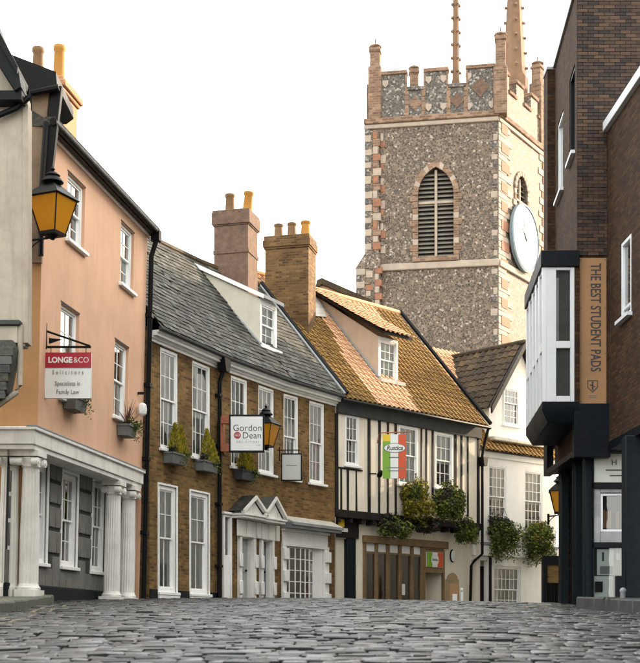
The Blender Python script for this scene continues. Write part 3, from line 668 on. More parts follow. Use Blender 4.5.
for k in range(n):
    a = uG0+(uG1-uG0)*k/n; b_ = uG0+(uG1-uG0)*(k+1)/n; top = zj[4]-.03
    for q4 in G:
        if a < q4[1]+.07 and b_ > q4[0]-.07: top = min(top, q4[2]-.09)
    part('plinth_board', K['greyblock'], root, FPo.M, (a+.006, b_-.006, -.03, .02, zp, top), bevel=.006)
part('plinth', K['navyplinth'], root, FPo.M, (uG0, uG1, -.06, .03, -.3, zp-.005), bevel=.01)
part('end_panel', K['greyblock'], root, M, (FP.uv(31, 520, .05)[0]+.19, FP.uv(31, 520, .05)[0]+.23, .12, 1.4, -.3, zC0-.1))
def column(u, y, z0, z1, r=.175):
    n = 20; k = MB(); vs_ = []
    
    for zz, rr in ((z0+.16, r), (z0+.16+(z1-z0)*.35, r*.99), (z1-.30, r*.86)):
        for i in range(n*3):
            th = 2*math.pi*i/(n*3); e = rr*(1.0 if i % 3 == 0 else 0.90); vs_.append((u+e*math.cos(th), y+e*math.sin(th), zz))
    m_ = n*3; k.add(vs_, [(j*m_+i, j*m_+(i+1) % m_, (j+1)*m_+(i+1) % m_, (j+1)*m_+i) for j in range(2) for i in range(m_)])
    co = k.build('column', K['stonewhite'], root, M)
    b_ = MB(); b_.box(u-r*1.25, u+r*1.25, y-r*1.25, y+r*1.25, z0-.4, z0+.06); b_.lathe([(r*1.22, z0+.06), (r*1.25, z0+.10), (r*1.08, z0+.13), (r*1.02, z0+.17)], (u, y, 0), 24); b_.build('column_base', K['stonewhite'], co, M)
    c_ = MB(); c_.lathe([(r*.86, z1-.31), (r*.98, z1-.28), (r*.9, z1-.24), (r*1.1, z1-.12)], (u, y, 0), 24); c_.box(u-r*1.2, u+r*1.2, y-r*1.2, y+r*1.2, z1-.10, z1)
    for sx in (-1, 1):
        for sy in (-1, 1): c_.tube([(u+sx*r*.98, y+sy*r*.5, z1-.20), (u+sx*r*.98, y+sy*r*1.18, z1-.20)], r*.42, 12); c_.tube([(u+sx*r*.98, y+sy*r*1.18, z1-.20), (u+sx*r*.98, y+sy*r*1.28, z1-.20)], r*.2, 10)
    c_.build('capital', K['stonewhite'], co, M)
zb_ = FP.z(36, 594, .1); zt_ = zC0-.09
uc = FP.uv(31, 520, .05)[0]
for u, y in ((uc, .07), (uc, .47), (FP.uv(113, 530, .09)[0], .09), (FP.uv(128, 530, .07)[0], .07)): column(u, y, zb_, zt_)
# dark roof return, bargeboard and pipes at the left corner, chimney
FF = front(55.4)
def pp(fr, pts, off=0.0): return [fr.uv(x, y, off) for x, y in pts]
MB().prism(pp(FF, [(8, 55), (57, 74), (58, 86), (50, 92), (20, 92), (4, 80)]), -.1, 1.5).build('corner_roof', K['black'], root, FF.M)
MB().prism(pp(FF, [(50, 86), (62, 86), (57, 128), (50, 190), (42, 190), (46, 128)]), -.02, .14).build('bargeboard', K['black'], root, FF.M, .01)
MB().prism(pp(FF, [(30, 92), (50, 92), (44, 185), (41, 262), (29, 262)]), .02, .12).build('boarded_gable', K['oldboard'], root, FF.M)
gt = MB().tube([FF.w(*[FF.uv(30, 112)[0], -.12, FF.uv(30, 112)[1]]), FF.w(FF.uv(32, 96)[0], -.12, FF.uv(32, 96)[1]), FF.w(FF.uv(60, 90)[0], -.12, FF.uv(60, 90)[1])], .06, 8)
a, zz = FF.uv(47, 190); gt.tube([FF.w(a, -.08, zz+1.2), FF.w(a-.08, -.08, zz), FF.w(a-.1, -.05, zz-1.2)], .05, 8); gt.build('corner_gutter', K['black'], root, None)
uc0 = FP.uv(61.5, 110, 1.0)[0]; zc = FP.uv(62, 92, 1.0)[1]
ch = MB(); ch.box(uc0, uc0+.95, 1.0, 1.75, zE, zc+.02); ch.box(uc0-.05, uc0+1.0, .95, 1.80, zc+.02, zc+.10); ch.box(uc0-.10, uc0+1.05, .9, 1.85, zc+.10, zc+.24); ch.box(uc0-.03, uc0+.98, .97, 1.78, zc+.24, zc+.34)
cho = ch.build('chimney', K['orangerender'], root, M, .02)
pot(cho, M, uc0+.2, 1.15, zc+.34, .72, .125, K['potorange']); pot(cho, M, uc0+.2, 1.62, zc+.34, .70, .125, K['pot'])

# ------------------------------------------------------------ pale grey house at the left edge
FG = front(63.0)
gh = thing('grey_house', 'pale grey rendered gable end with black bargeboard at the left edge', 'house', FG.w(-5.2, 1, 0.2))
gx1 = FG.uv(27.5, 200)[0]
mb = MB(); pts = [(-9, FG.uv(0, 346)[1]), (gx1-.04, FG.uv(0, 346)[1]), (gx1, FG.uv(24, 98)[1]), (FG.uv(-40, -62)[0], FG.uv(0, -62)[1]), (-9, FG.uv(0, -200)[1])]
mb.prism(pts, 0, .24); mb.build('gable_wall', K['greyrender'], gh, FG.M)
part('corner_strip', K['greyrender'], gh, FG.M, (gx1-.07, gx1+.012, -.025, .26, FG.uv(20, 343)[1], FG.uv(24, 105)[1]))
MB().prism(pp(FG, [(-40, -78), (2, 40), (24, 82), (26, 96), (20, 100), (-4, 62), (-40, -30)]), -.35, .1).build('bargeboard', K['black'], gh, FG.M, .01)
MB().prism(pp(FG, [(-50, -100), (3, 38), (24, 78), (23, 84), (0, 46), (-50, -80)]), -.42, .3).build('verge_roof', K['black'], gh, FG.M)
MB().tube([FG.w(FG.uv(-6, 121)[0], -.12, FG.uv(0, 121)[1]), FG.w(FG.uv(18, 111)[0], -.12, FG.uv(0, 111)[1]), FG.w(FG.uv(30, 100)[0], -.1, FG.uv(0, 100)[1])], .045, 8).build('gutter_pipe', K['black'], gh, None)
part('eave_return', K['black'], gh, FG.M, (FG.uv(-6, 0)[0], FG.uv(26, 0)[0], -.3, .1, FG.uv(0, 107)[1], FG.uv(0, 98)[1]))
part('ledge', K['fascia'], gh, FG.M, (-8, FG.uv(22, 0)[0], -.16, .05, FG.uv(0, 327)[1], FG.uv(0, 322)[1]), bevel=.01)
part('fascia_board', K['greyrender'], gh, FG.M, (-8, FG.uv(19, 0)[0], -.1, .05, FG.uv(0, 344)[1], FG.uv(0, 327.5)[1]))
MB().prism(pp(FG, [(-60, 344), (17, 344), (20, 352), (11, 396), (0, 404), (-60, 440)]), -.3, .05).build('slate_hung_canopy', K['slate'], gh, FG.M, .01)
for k in range(6):
    yy = 352+k*8.5; part('canopy_slate', K['slate'], gh, FG.M, (-6.2, FG.uv(18-k*1.6, 0)[0], -.33-.006*k, -.28, FG.uv(0, yy+7.8)[1], FG.uv(0, yy)[1]))
MB().tube([FG.w(FG.uv(21, 0)[0], -.05, FG.uv(0, 326)[1]), FG.w(FG.uv(20.5, 0)[0], -.05, FG.uv(0, 386)[1]), FG.w(FG.uv(18, 0)[0], -.08, FG.uv(0, 393)[1]), FG.w(FG.uv(5, 0)[0], -.1, FG.uv(0, 403)[1]), FG.w(FG.uv(-8, 0)[0], -.1, FG.uv(0, 412)[1])], .045, 10).build('pale_pipe', K['greyrender'], gh, None)
part('ground_floor_wall', K['greyrender'], gh, FG.M, (-9, FG.uv(-14, 0)[0], .0, .2, -.3, FG.uv(0, 346)[1]))

lantern(P(52.5, 233, 57), 'large amber street lantern on the pale grey gable above the red solicitors sign', .60, R(-24), (-.45, .15, 0))

# signs and small things on the pink house
def hang_sign(name, label, fr, x0, x1, y0, y1, frame_mat, face_mat, fw=.02, th=.05, cat='sign'):
    t_ = thing(name, label, cat, fr.w(fr.uv(x0, y1)[0], 0, fr.uv(x0, y1)[1]))
    a, z1 = fr.uv(x0, y0); b_, z0 = fr.uv(x1, y1)
    part('board', face_mat, t_, fr.M, (a+fw, b_-fw, -th/2, th/2, z0+fw, z1-fw))
    ring(MB(), a, b_, z0, z1, fw, -th/2-.008, th/2+.008).build('frame', frame_mat, t_, fr.M, .004)
    return t_, a, b_, z0, z1
FS = front(54.3)
sg, a, b_, z0, z1 = hang_sign('hanging_sign', 'square white and crimson LONGE&CO solicitors sign hung from a black iron bracket', FS, 45, 91.5, 353, 398.5, K['signwhite'], K['signwhite'], .006)
zr = FS.uv(45, 368)[1]; part('header_panel', K['signred'], sg, FS.M, (a-.002, b_+.002, -.036, -.0335, zr, z1+.002))
T = lambda fr, px, py, y=-.04: fr.M @ Matrix.Translation((fr.uv(px, py)[0], y, fr.uv(px, py)[1]))
text('LONGE', K['signwhite'], sg, T(FS, 60.6, 360.6, -.038), .145, .92, bold=.005); text('&CO', K['signwhite'], sg, T(FS, 81.6, 360.6, -.038), .145, .92, bold=-.001)
text('Solicitors', K['inkgrey'], sg, T(FS, 68.2, 372.8, -.036), .105, .82, space=1.65); text('Specialists in', K['inkgrey'], sg, T(FS, 68, 384, -.036), .115, .82); text('Family Law', K['inkgrey'], sg, T(FS, 68, 392.3, -.036), .115, .82)
br = MB(); A = lambda x, y: FS.uv(x, y)
br.tube([(A(46, 323)[0], 0, A(46, 323)[1]), (A(46, 349)[0], 0, A(46, 349)[1])], .022, 6); br.tube([(A(45, 347)[0], 0, A(45, 347)[1]), (A(91, 347)[0], 0, A(91, 347)[1])], .022, 6); br.tube([(A(46, 331)[0], 0, A(46, 331)[1]), (A(90, 346)[0], 0, A(90, 346)[1])], .02, 6)
br.prism(pp(FS, [(49, 338), (62, 339.5), (49, 344)]), -.01, .01)
for x in (51, 86): br.tube([(A(x, 347)[0], 0, A(x, 347)[1]), (A(x, 353)[0], 0, A(x, 353)[1])], .008, 5)
br.build('bracket', K['black'], sg, FS.M)
def planter(label, fr, x0, x1, y0, y1, mat, fill, y=-.02, depth=.26, group='window boxes', seed=1):
    qq = random.Random(seed); a, z1 = fr.uv(x0, y0); b_ = fr.uv(x1, y0)[0]; z0 = fr.uv(x0, y1)[1]
    if b_-a > 1.0: b_ = a+1.0
    t_ = thing('window_box', label, 'window box', fr.w((a+b_)/2, y-depth/2, z0), group)
    m_ = MB(); m_.add([(a+.02, y-depth+.03, z0), (b_-.02, y-depth+.03, z0), (b_-.02, y, z0), (a+.02, y, z0), (a, y-depth, z1), (b_, y-depth, z1), (b_, y, z1), (a, y, z1)], [(0,3,2,1), (0,1,5,4), (1,2,6,5), (2,3,7,6), (3,0,4,7)])
    ring2 = [(a-.015, b_+.015, y-depth-.015, y-depth+.015, z1-.03, z1+.01), (a-.015, a+.015, y-depth, y, z1-.03, z1+.01), (b_-.015, b_+.015, y-depth, y, z1-.03, z1+.01)]
    for r_ in ring2: m_.box(*r_)
    m_.box(a+.02, b_-.02, y-depth+.02, y-.01, z1-.06, z1-.02); m_.build('box', mat, t_, fr.M)
    fill(t_, fr, a, b_, y-depth/2, z1, qq); return t_
def fill_cordyline(t_, fr, a, b_, y, z, qq):
    strap_plant(MB(), ((a+b_)/2, y, z), 34, .62, qq).build('strap_plant', K['cordyline'], t_, fr.M, smooth=False)
    m_ = leaf_cloud(MB(), ((a+b_)/2+.1, y-.1, z+.05), ((b_-a)*.5, .2, .16), 260, .07, qq); trailing(m_, ((a+b_)/2+.2, y-.1, z), 12, .4, .06, qq, ((b_-a)*.35, .1)); m_.build('trailing_plant', K['leaf'], t_, fr.M, smooth=False)['kind'] = 'stuff'
def fill_trail(t_, fr, a, b_, y, z, qq):
    m_ = leaf_cloud(MB(), ((a+b_)/2+.15, y-.08, z+.02), ((b_-a)*.5, .18, .12), 150, .07, qq); trailing(m_, (b_-.1, y-.1, z), 12, .45, .06, qq, (.25, .12)); m_.build('trailing_plant', K['leaf'], t_, fr.M, smooth=False)['kind'] = 'stuff'
def fill_conifer(hs, kinds='conifer'):
    def f(t_, fr, a, b_, y, z, qq):
        for fx, h in hs: conifer(MB(), (a+(b_-a)*fx, y, z-.02), h*qq.uniform(1.0, 1.25), .20, 1300, qq).build('conifer', K['conifer'], t_, fr.M, smooth=False)
        m_ = leaf_cloud(MB(), (a+.12, y-.06, z+.05), (.16, .14, .15), 170, .06, qq); m_.build('bushy_plant', K['leafdark'], t_, fr.M, smooth=False)['kind'] = 'stuff'
        m_ = leaf_cloud(MB(), (b_-.15, y-.08, z+.02), (.22, .15, .12), 200, .06, qq); trailing(m_, (b_-.1, y-.1, z), 14, .42, .055, qq, (.25, .1)); m_.build('trailing_plant', K['leaf'], t_, fr.M, smooth=False)['kind'] = 'stuff'
    return f
planter('grey window box holding a spiky bronze palm on the pink house', FP, 116.5, 125, 424, 435, K['planter'], fill_cordyline, seed=5)
planter('grey window box with trailing greenery half hidden by the crimson sign', FP, 62.5, 74, 396, 408.5, K['planter'], fill_trail, seed=6)
FA = front(44.2); al = thing('alarm_box', 'white alarm box beside the downpipe on the pink house', 'alarm box', FA.w(FA.uv(141, 416)[0], 0, FA.uv(141, 416)[1]))
MB().lathe([(.05, 0), (.10, .04), (.115, .15), (.10, .26), (.04, .30)], (FA.uv(142, 0)[0], .02, FA.uv(142, 416)[1]), 6).build('case', K['signwhite'], al, FA.M, .01)
part('back_plate', K['black'], al, FA.M, (FA.uv(137, 0)[0], FA.uv(144, 0)[0], .05, .09, FA.uv(0, 394)[1], FA.uv(0, 391.5)[1]))

# ------------------------------------------------------------ brown brick terrace with slate roof
BP = [pxs(149.4, 42.99), pxs(216.6, 38.84), pxs(281.5, 35.46), pxs(334.8, 33.23)]
FB = [Frame(BP[i], BP[i+1]) for i in range(3)]
bh = thing('brick_house', 'long brown brick solicitors house with white sash windows and slate roof', 'house', FB[1].w(1, 1, .7))
zH, zS, zT = 6.70, 4.31, 6.97
UW = [(0, 160.3, 178.3), (0, 192.3, 210.5), (1, 231, 247.6), (1, 258.4, 274.3), (2, 283.6, 298.6), (2, 309.4, 324.5)]
GW = [(0, 158.4, 176.2, 483.75), (0, 190, 208.4, 491.1)]
holes = [[], [], []]
for s_, a, b_ in UW: holes[s_].append((FB[s_].u(a), FB[s_].u(b_), zS, zH))
gz1 = FB[0].z(158.4, 484.2); gz0 = 0.90
for s_, a, b_, yy in GW: holes[s_].append((FB[s_].u(a), FB[s_].u(b_), gz0, gz1))
nw = (FB[1].u(222.3), FB[1].u(230.6), .8, FB[1].z(222, 514)); holes[1].append(nw)
d1 = (FB[1].u(239.5), FB[1].u(251), .6, FB[1].z(240, 538)); d2 = (FB[1].u(261), FB[1].u(269.5), .6, FB[1].z(261, 541)); holes[1] += [d1, d2]
sw = (FB[2].u(284.5), FB[2].u(322.8), .85, FB[2].z(284.5, 546)); holes[2].append(sw)
for i in range(3): wall(MB(), 0, FB[i].L, -.3, zT, holes[i], .14).build('wall', K['brick'], bh, FB[i].M)
for k, (s_, a, b_) in enumerate(UW): sash(bh, FB[s_], FB[s_].u(a), FB[s_].u(b_), zS, zH, cols=3, rt=2, rb=2, y=.02, fw=.075, curtain=('full', 'full', 'full', 'full', 'blind', 'full')[k])
for k, (s_, a, b_, yy) in enumerate(GW): sash(bh, FB[s_], FB[s_].u(a), FB[s_].u(b_), gz0, gz1, cols=2, rt=2, rb=1, y=.02, fw=.10, arch=.045, split=.49, curtain='full')
for k in (0, 1):
    h = holes[0][2+k]; part('window_base', K['white'], bh, FB[0].M, (h[0]-.06, h[1]+.06, -.08, .0, .45, gz0-.08), bevel=.01)
for i in range(3):
    L = FB[i].L; e = .02
    c = MB()
    for yo, za, zb in ((-.05, zH+.03, zH+.10), (-.10, zH+.10, zH+.15), (-.20, zH+.15, zH+.22), (-.25, zH+.22, zH+.27)): c.box(-e if i else 0, L+e, yo, .02, za, zb)
    c.build('cornice', K['white'], bh, FB[i].M)
    MB().tube([(-.03, -.31, zT+.03), (L+.03, -.31, zT+.03)], .05, 8).build('gutter', K['fascia'], bh, FB[i].M)
    part('plinth', K['navyplinth'], bh, FB[i].M, *[(a, b_, -.03, .0, -.3, FB[0].z(180, 591)) for a, b_ in {0: ((0, holes[0][2][0]-.08), (holes[0][2][1]+.08, holes[0][3][0]-.08), (holes[0][3][1]+.08, L)), 1: ((0, nw[0]-.1),), 2: ((sw[1]+.3, L),)}[i]])
# roof
rdist, zR = 2.80, 10.75
def inward(i): return Vector((FB[i].M[0][1], FB[i].M[1][1]))
ofs = [inward(0), (inward(0)+inward(1)).normalized(), (inward(1)+inward(2)).normalized(), inward(2)]
def v3(p, z): return Vector((p[0], p[1], z))
EV = [v3(Vector(BP[i])-ofs[i]*.33, zT+.05) for i in range(4)]; RG = [v3(Vector(BP[i])+ofs[i]*rdist, zR) for i in range(4)]; BK = [v3(Vector(BP[i])+ofs[i]*(2*rdist+.3), zT) for i in range(4)]
dk = MB()
for i in range(3): dk.quad(EV[i], EV[i+1], RG[i+1], RG[i]); dk.quad(RG[i], RG[i+1], BK[i+1], BK[i])
dk.build('roof', K['roofdeck'], bh, None)
for i in range(3):
    Ms = slopeframe(EV[i], EV[i+1], RG[i]); I = Ms.inverted(); pl = [tuple((I @ p)[:2]) for p in (EV[i], EV[i+1], RG[i+1], RG[i])]
    tiles(bh, Ms @ Matrix.Translation((0, 0, .012)), pl, .26, .185, 'slate', K['slate'], name='slate', keep=100, seed=20+i, jit=.006)
rt = MB()
for i in range(3): rt.tube([RG[i]+Vector((0, 0, .02)), RG[i+1]+Vector((0, 0, .02))], .10, 8)
rt.build('ridge_tile_row', K['pantile'], bh, None)
MB().tube([EV[3]+Vector((.02, 0, .05)), RG[3]+Vector((.02, 0, .05))], .055, 6).build('lead_flashing', K['lead'], bh, None)
vb = MB(); d_ = (Vector(BP[3])-Vector(BP[2])).normalized(); vo = Vector((d_.x, d_.y, 0))*.16
vb.tube([EV[3]+vo+Vector((0, 0, .10)), RG[3]+vo+Vector((0, 0, .12))], .085, 6); vb.build('verge_board', K['black'], bh, None)
mb = MB(); bk = [Vector(p[:2]) for p in BK]
for i in range(3): mb.quad((*bk[i+1], -.3), (*bk[i], -.3), (*bk[i], zT), (*bk[i+1], zT))
mb.poly([(BP[0][0], BP[0][1], -.3), (BP[0][0], BP[0][1], zT), RG[0], (*bk[0], zT), (*bk[0], -.3)]); mb.poly([(BP[3][0], BP[3][1], -.3), (*bk[3], -.3), (*bk[3], zT), RG[3], (BP[3][0], BP[3][1], zT)])
mb.build('rear_wall', K['brick'], bh, None)
# dormer on the slate roof
def on_plane(px, py, a, b_, c):
    n = (b_-a).cross(c-a); d = Vector(((px-CX)/FPX, 1, (HY-py)/FPX)); return d * (n.dot(a)/n.dot(d))
b0 = on_plane(260, 345.5, EV[1], EV[2], RG[1]); f2 = FB[1]; l0 = f2.I @ b0
Md = f2.M @ Matrix.Translation((l0.x, l0.y, 0)); FD = Frame((0, 0), (1, 0)); FD.M = Md; FD.I = Md.inverted(); FD.w = lambda x, y, z: Md @ Vector((x, y, z))
dw = FD.u(277.0); dz0 = l0.z-.05; dz1 = FD.z(261, 299)
bk_ = rdist-l0.y+.1; zk = zR-.12
dm = MB(); dm.quad((0, bk_, dz0), (0, 0, dz0), (0, 0, dz1), (0, bk_, zk)); dm.quad((dw, 0, dz0), (dw, bk_, dz0), (dw, bk_, zk), (dw, 0, dz1)); dm.build('dormer_cheeks', K['cheek'], bh, Md)
df = wall(MB(), 0, dw, dz0, dz1, [(.10, dw-.10, dz0+.12, dz1-.1)], .06); df.build('dormer_front', K['white'], bh, Md)
sash(bh, FD, .10, dw-.10, dz0+.12, dz1-.1, cols=2, rt=2, rb=2, y=.01, fw=.04, curtain='full', sill=False, room=.3)
part('dormer_sill', K['white'], bh, Md, (-.08, dw+.1, -.13, .0, dz0-.02, dz0+.07))
dr = MB(); dr.add([(-.07, -.16, dz1), (dw+.14, -.16, dz1), (dw+.14, bk_, zk), (-.07, bk_, zk), (-.07, -.16, dz1+.10), (dw+.14, -.16, dz1+.10), (dw+.14, bk_, zk+.10), (-.07, bk_, zk+.10)], [(0,3,2,1), (4,5,6,7), (0,1,5,4), (1,2,6,5), (2,3,7,6), (3,0,4,7)]); dr.build('dormer_roof', K['lead'], bh, Md)
MB().add([(-.09, -.16, dz1-.03), (-.09, bk_, zk-.03), (-.09, bk_, zk+.09), (-.09, -.16, dz1+.09), (-.07, -.16, dz1-.03), (-.07, bk_, zk-.03), (-.07, bk_, zk+.09), (-.07, -.16, dz1+.09)], [(0,1,2,3), (7,6,5,4), (0,4,5,1), (3,2,6,7), (0,3,7,4)][0:5]).build('dormer_verge', K['whitewall'], bh, Md)
m_ = MB(); ya = (zR-dz0)*.6
m_.tube([(-.06, -.05, dz0+.06), (-.06, bk_-.1, zk-.05)], .06, 6); m_.build('dormer_flashing', K['lead'], bh, Md)
# downpipes
FBp = FB[0]; u = FB[0].L-.02
dp = MB(); dp.prism([(u-.10, zT-.35), (u+.10, zT-.35), (u+.20, zT+.02), (u-.20, zT+.02)], -.34, -.10); dp.tube([(u, -.2, zT-.3), (u, -.1, zT-.6), (u, -.09, .5)], .058, 10)
for zz in (1.6, 3.2, 4.7, 6.0): dp.box(u-.09, u+.09, -.15, 0, zz, zz+.07)
dp.build('downpipe', K['black'], bh, FB[0].M)
# narrow side window by the door
nwin = ring(MB(), nw[0], nw[1], nw[2]-.2, nw[3], .07, -.05, .1); nwin.box(nw[0]+.07, nw[1]-.07, -.03, .06, nw[2]-.2, nw[2]+(nw[3]-nw[2])*.52); nwin.box(nw[0]-.05, nw[1]+.05, -.10, .0, nw[3], nw[3]+.06)
no = nwin.build('side_light', K['white'], bh, FB[1].M, .008)
MB().quad((nw[0]+.07, .05, nw[2]+1), (nw[1]-.07, .05, nw[2]+1), (nw[1]-.07, .05, nw[3]-.07), (nw[0]+.07, .05, nw[3]-.07)).build('pane', K['glass'], no, FB[1].M)
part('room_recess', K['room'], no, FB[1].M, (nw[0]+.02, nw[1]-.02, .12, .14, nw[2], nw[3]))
# two pedimented doorways with blocked surrounds
def doorway(fr, d, xa, xb, ya, ap, doormat, outer):
    a, b_, z0, z1 = d; M = fr.M; o0, o1 = fr.u(outer[0]), fr.u(outer[1]); zt = fr.z(xa, ya, -.42)
    part('door_panel', doormat, do := part('door', doormat, bh, M, (a, b_, .12, .17, z0, z1)), M, *[(a+.06+(b_-a-.06)*.5*i, a+(b_-a)*.5*(i+1)-.03*(1+i), 0.105, .119, z0+zz, z0+zz+h) for i in (0, 1) for zz, h in ((.22, .62), (.95, .85))], bevel=.01)
    MB().lathe([(.02, 0), (.035, .02), (.02, .05)], n=10, M=Matrix.Translation((b_-.12, .11, z0+1.0)) @ Matrix.Rotation(R(90), 4, 'X')).build('handle', K['black'], do, M)
    part('reveal', K['stonewhite'], bh, M, (a-.015, a+.001, -.02, .16, z0, z1), (b_-.001, b_+.015, -.02, .16, z0, z1), (a, b_, -.02, .16, z1-.001, z1+.015))
    part('surround', K['stonewhite'], bh, M, (a-.13, a-.016, -.10, -.001, .4, zt), (b_+.016, b_+.13, -.10, -.001, .4, zt), (a-.016, b_+.016, -.10, -.001, z1+.016, zt), bevel=.008)
    zz = .95
    while zz < z1-.3:
        for e0, e1 in ((a-.20, a-.03), (b_+.03, b_+.20)): part('surround_block', K['stonewhite'], bh, M, (e0, e1, -.14, -.101, zz, zz+.36), bevel=.015)
        zz += .72
    n = 5
    for k in range(n):
        w_ = (o1-o0)/n; part('voussoir', K['stonewhite'], bh, M, (o0+w_*k+.01, o0+w_*(k+1)-.01, -.15 if k % 2 == 0 else -.12, -.101, z1+.03, zt-.02), bevel=.012)
    h0, h1 = fr.u(xa, -.42), fr.u(xb, -.42); hm = (h0+h1)/2; za = fr.z((xa+xb)/2, ap, -.42)
    ho = MB(); ho.box(h0, h1, -.42, 0, zt, zt+.07); ho.box(h0-.04, h1+.04, -.46, 0, zt+.07, zt+.12); ho.prism([(h0+.04, zt+.12), (h1-.04, zt+.12), (hm, za-.05)], -.36, -.02)
    hood = ho.build('pediment', K['stonewhite'], bh, M, .006)
    rk = MB()
    for sx, e in ((-1, h0), (1, h1)):
        rk.add([(e+sx*.05, -.47, zt+.12), (hm, -.47, za), (hm, -.47, za+.09), (e+sx*.07, -.47, zt+.20), (e+sx*.05, -.36, zt+.12), (hm, -.36, za), (hm, -.36, za+.09), (e+sx*.07, -.36, zt+.20)], [(0,1,2,3), (7,6,5,4), (0,4,5,1), (3,2,6,7), (0,3,7,4)])
    rk.build('raking_moulding', K['stonewhite'], hood, M)
    sl = MB()
    for sx, e in ((-1, h0), (1, h1)): sl.add([(e+sx*.09, -.43, zt+.205), (hm, -.43, za+.10), (hm, .0, za+.10), (e+sx*.09, .0, zt+.205), (e+sx*.09, -.43, zt+.18), (e+sx*.09, 0, zt+.18)], [(0,1,2,3), (0,3,5,4)])
    sl.build('hood_roof', K['slate'], hood, M)
    return do
doorway(FB[1], d1, 244.3, 266.5, 517.5, 499, K['doorgrey'], (233, 257)); doorway(FB[1], d2, 265.6, 285.5, 521.5, 500, K['doorblue'], (257.5, 275.5))
# bowed shop window
M = FB[2].M; a, b_, z0, z1 = sw; o0, o1 = FB[2].u(281), FB[2].u(327)
so = part('shop_window', K['white'], bh, M, (o0, a, -.08, .0, .4, z1), (b_, o1, -.08, .0, .4, z1), (o0, o1, -.085, .0, z1, z1+.08), (o0+.02, o1-.02, -.05, -.001, z1+.08, z1+.42), (o0, o1, -.12, .0, z1+.42, z1+.50), bevel=.008)
part('cornice', K['lead'], so, M, (o0-.02, o1+.25, -.36, .0, z1+.50, z1+.58), (o0-.02, o1+.28, -.42, .0, z1+.58, z1+.66))
MB().add([(o0-.02, -.42, z1+.662), (o1+.28, -.42, z1+.662), (o1+.28, 0, z1+.86), (o0-.02, 0, z1+.86), (o0-.02, 0, z1+.662)], [(0,1,2,3), (0,3,4)]).build('lead_cover', K['dirtywhite'], so, M)
zz = .75
while zz < z1-.2:
    for e0, e1 in ((o0-.02, a+.02), (b_-.02, o1+.02)): part('surround_block', K['white'], so, M, (e0, e1, -.15, -.081, zz, zz+.32), bevel=.012)
    zz += .62
part('splayed_reveal', K['white'], so, M, (b_-.001, b_+.02, 0, .55, .4, z1)); part('reveal_head', K['white'], so, M, (a, b_, 0.001, .55, z1-.001, z1+.02))
MB().add([(b_, .0, .5), (b_-.02, 0, z1), (b_-(b_-a)*.22, .10, z1), (b_-(b_-a)*.22, .10, .5)], [(0,1,2,3)]).build('splay', K['white'], so, M)
bars = MB(); wx0, wx1 = a+.02, b_-(b_-a)*.22; ys = lambda x: .07-.08*math.sin(math.pi*(x-wx0)/(wx1-wx0))
for k in range(7):
    x = wx0+(wx1-wx0)*k/6; bars.box(x-.02, x+.02, ys(x)-.015, ys(x)+.015, .5, z1)
nrow = 5
for r in range(nrow+1):
    zz = z1-.02-(z1-.75)*r/nrow*1.0
    for k in range(6):
        x0, x1_ = wx0+(wx1-wx0)*k/6, wx0+(wx1-wx0)*(k+1)/6; bars.add([(x0, ys(x0)-.012, zz-.012), (x1_, ys(x1_)-.012, zz-.012), (x1_, ys(x1_)-.012, zz+.012), (x0, ys(x0)-.012, zz+.012)], [(0,1,2,3)])
bars.build('glazing_bars', K['white_sash'], so, M)
gp = MB()
for k in range(6):
    x0, x1_ = wx0+(wx1-wx0)*k/6, wx0+(wx1-wx0)*(k+1)/6; gp.quad((x0, ys(x0), .5), (x1_, ys(x1_), .5), (x1_, ys(x1_), z1), (x0, ys(x0), z1))
gp.build('glass', K['glass'], so, M); part('room_recess', K['pinkcheek'], so, M, (a-.1, b_+.3, .45, .5, .4, z1+.1)); part('room_ceiling', K['cream'], so, M, (a-.1, b_+.3, .24, .45, z1+.03, z1+.06)); part('room_side', K['cream'], so, M, (a-.12, a-.1, .2, .95, .3, z1+.1), (b_+.3, b_+.32, .2, .95, .3, z1+.1), (a-.1, b_+.3, .2, .95, .3, .4))
# window boxes
planter('dark window box with golden conifers at the first window from the pink house', FB[0], 162.5, 178, 452.5, 463, K['planter'], fill_conifer([(.45, .72), (.85, .62)]), seed=8)
planter('dark window box with golden conifers beside the middle downpipe', FB[0], 194.5, 208.5, 460.5, 470.5, K['planter'], fill_conifer([(.5, .78), (.85, .5)]), seed=9)
planter('dark window box with bushy conifers under the Gordon Dean sign', FB[1], 233.5, 247.5, 469.5, 479.5, K['darkplanter'], fill_conifer([(.3, .45), (.7, .5)]), seed=10)
# Gordon Dean sign, lantern, small sign
FS = front(39.2)
sg, a, b_, z0, z1 = hang_sign('hanging_sign', 'white Gordon Dean solicitors sign in a dark frame on rust-red mounts', FS, 229, 264.5, 415, 452.5, K['navy'], K['signwhite'], .045, .10)
text('Gordon', K['ink'], sg, T(FS, 247.5, 428.4, -.056), .235, .98, bold=-.002); text('Dean', K['ink'], sg, T(FS, 252, 435.9, -.056), .235, .98, bold=-.002)
MB().lathe([(.088, 0), (.088, .006)], n=28, M=FS.M @ Matrix.Translation((FS.uv(237.5, 0)[0], -.052, FS.uv(0, 435.6)[1])) @ Matrix.Rotation(R(90), 4, 'X')).build('roundel', K['signred'], sg, None)
text('GD', K['signwhite'], sg, T(FS, 237.5, 435.6, -.062), .085); text('SOLICITORS', K['inkgrey'], sg, T(FS, 248, 442.3, -.054), .075, .9, space=1.7, bold=-.001); text('LLP', K['inkgrey'], sg, T(FS, 258.5, 445.6, -.054), .06, space=1.4, bold=-.001)
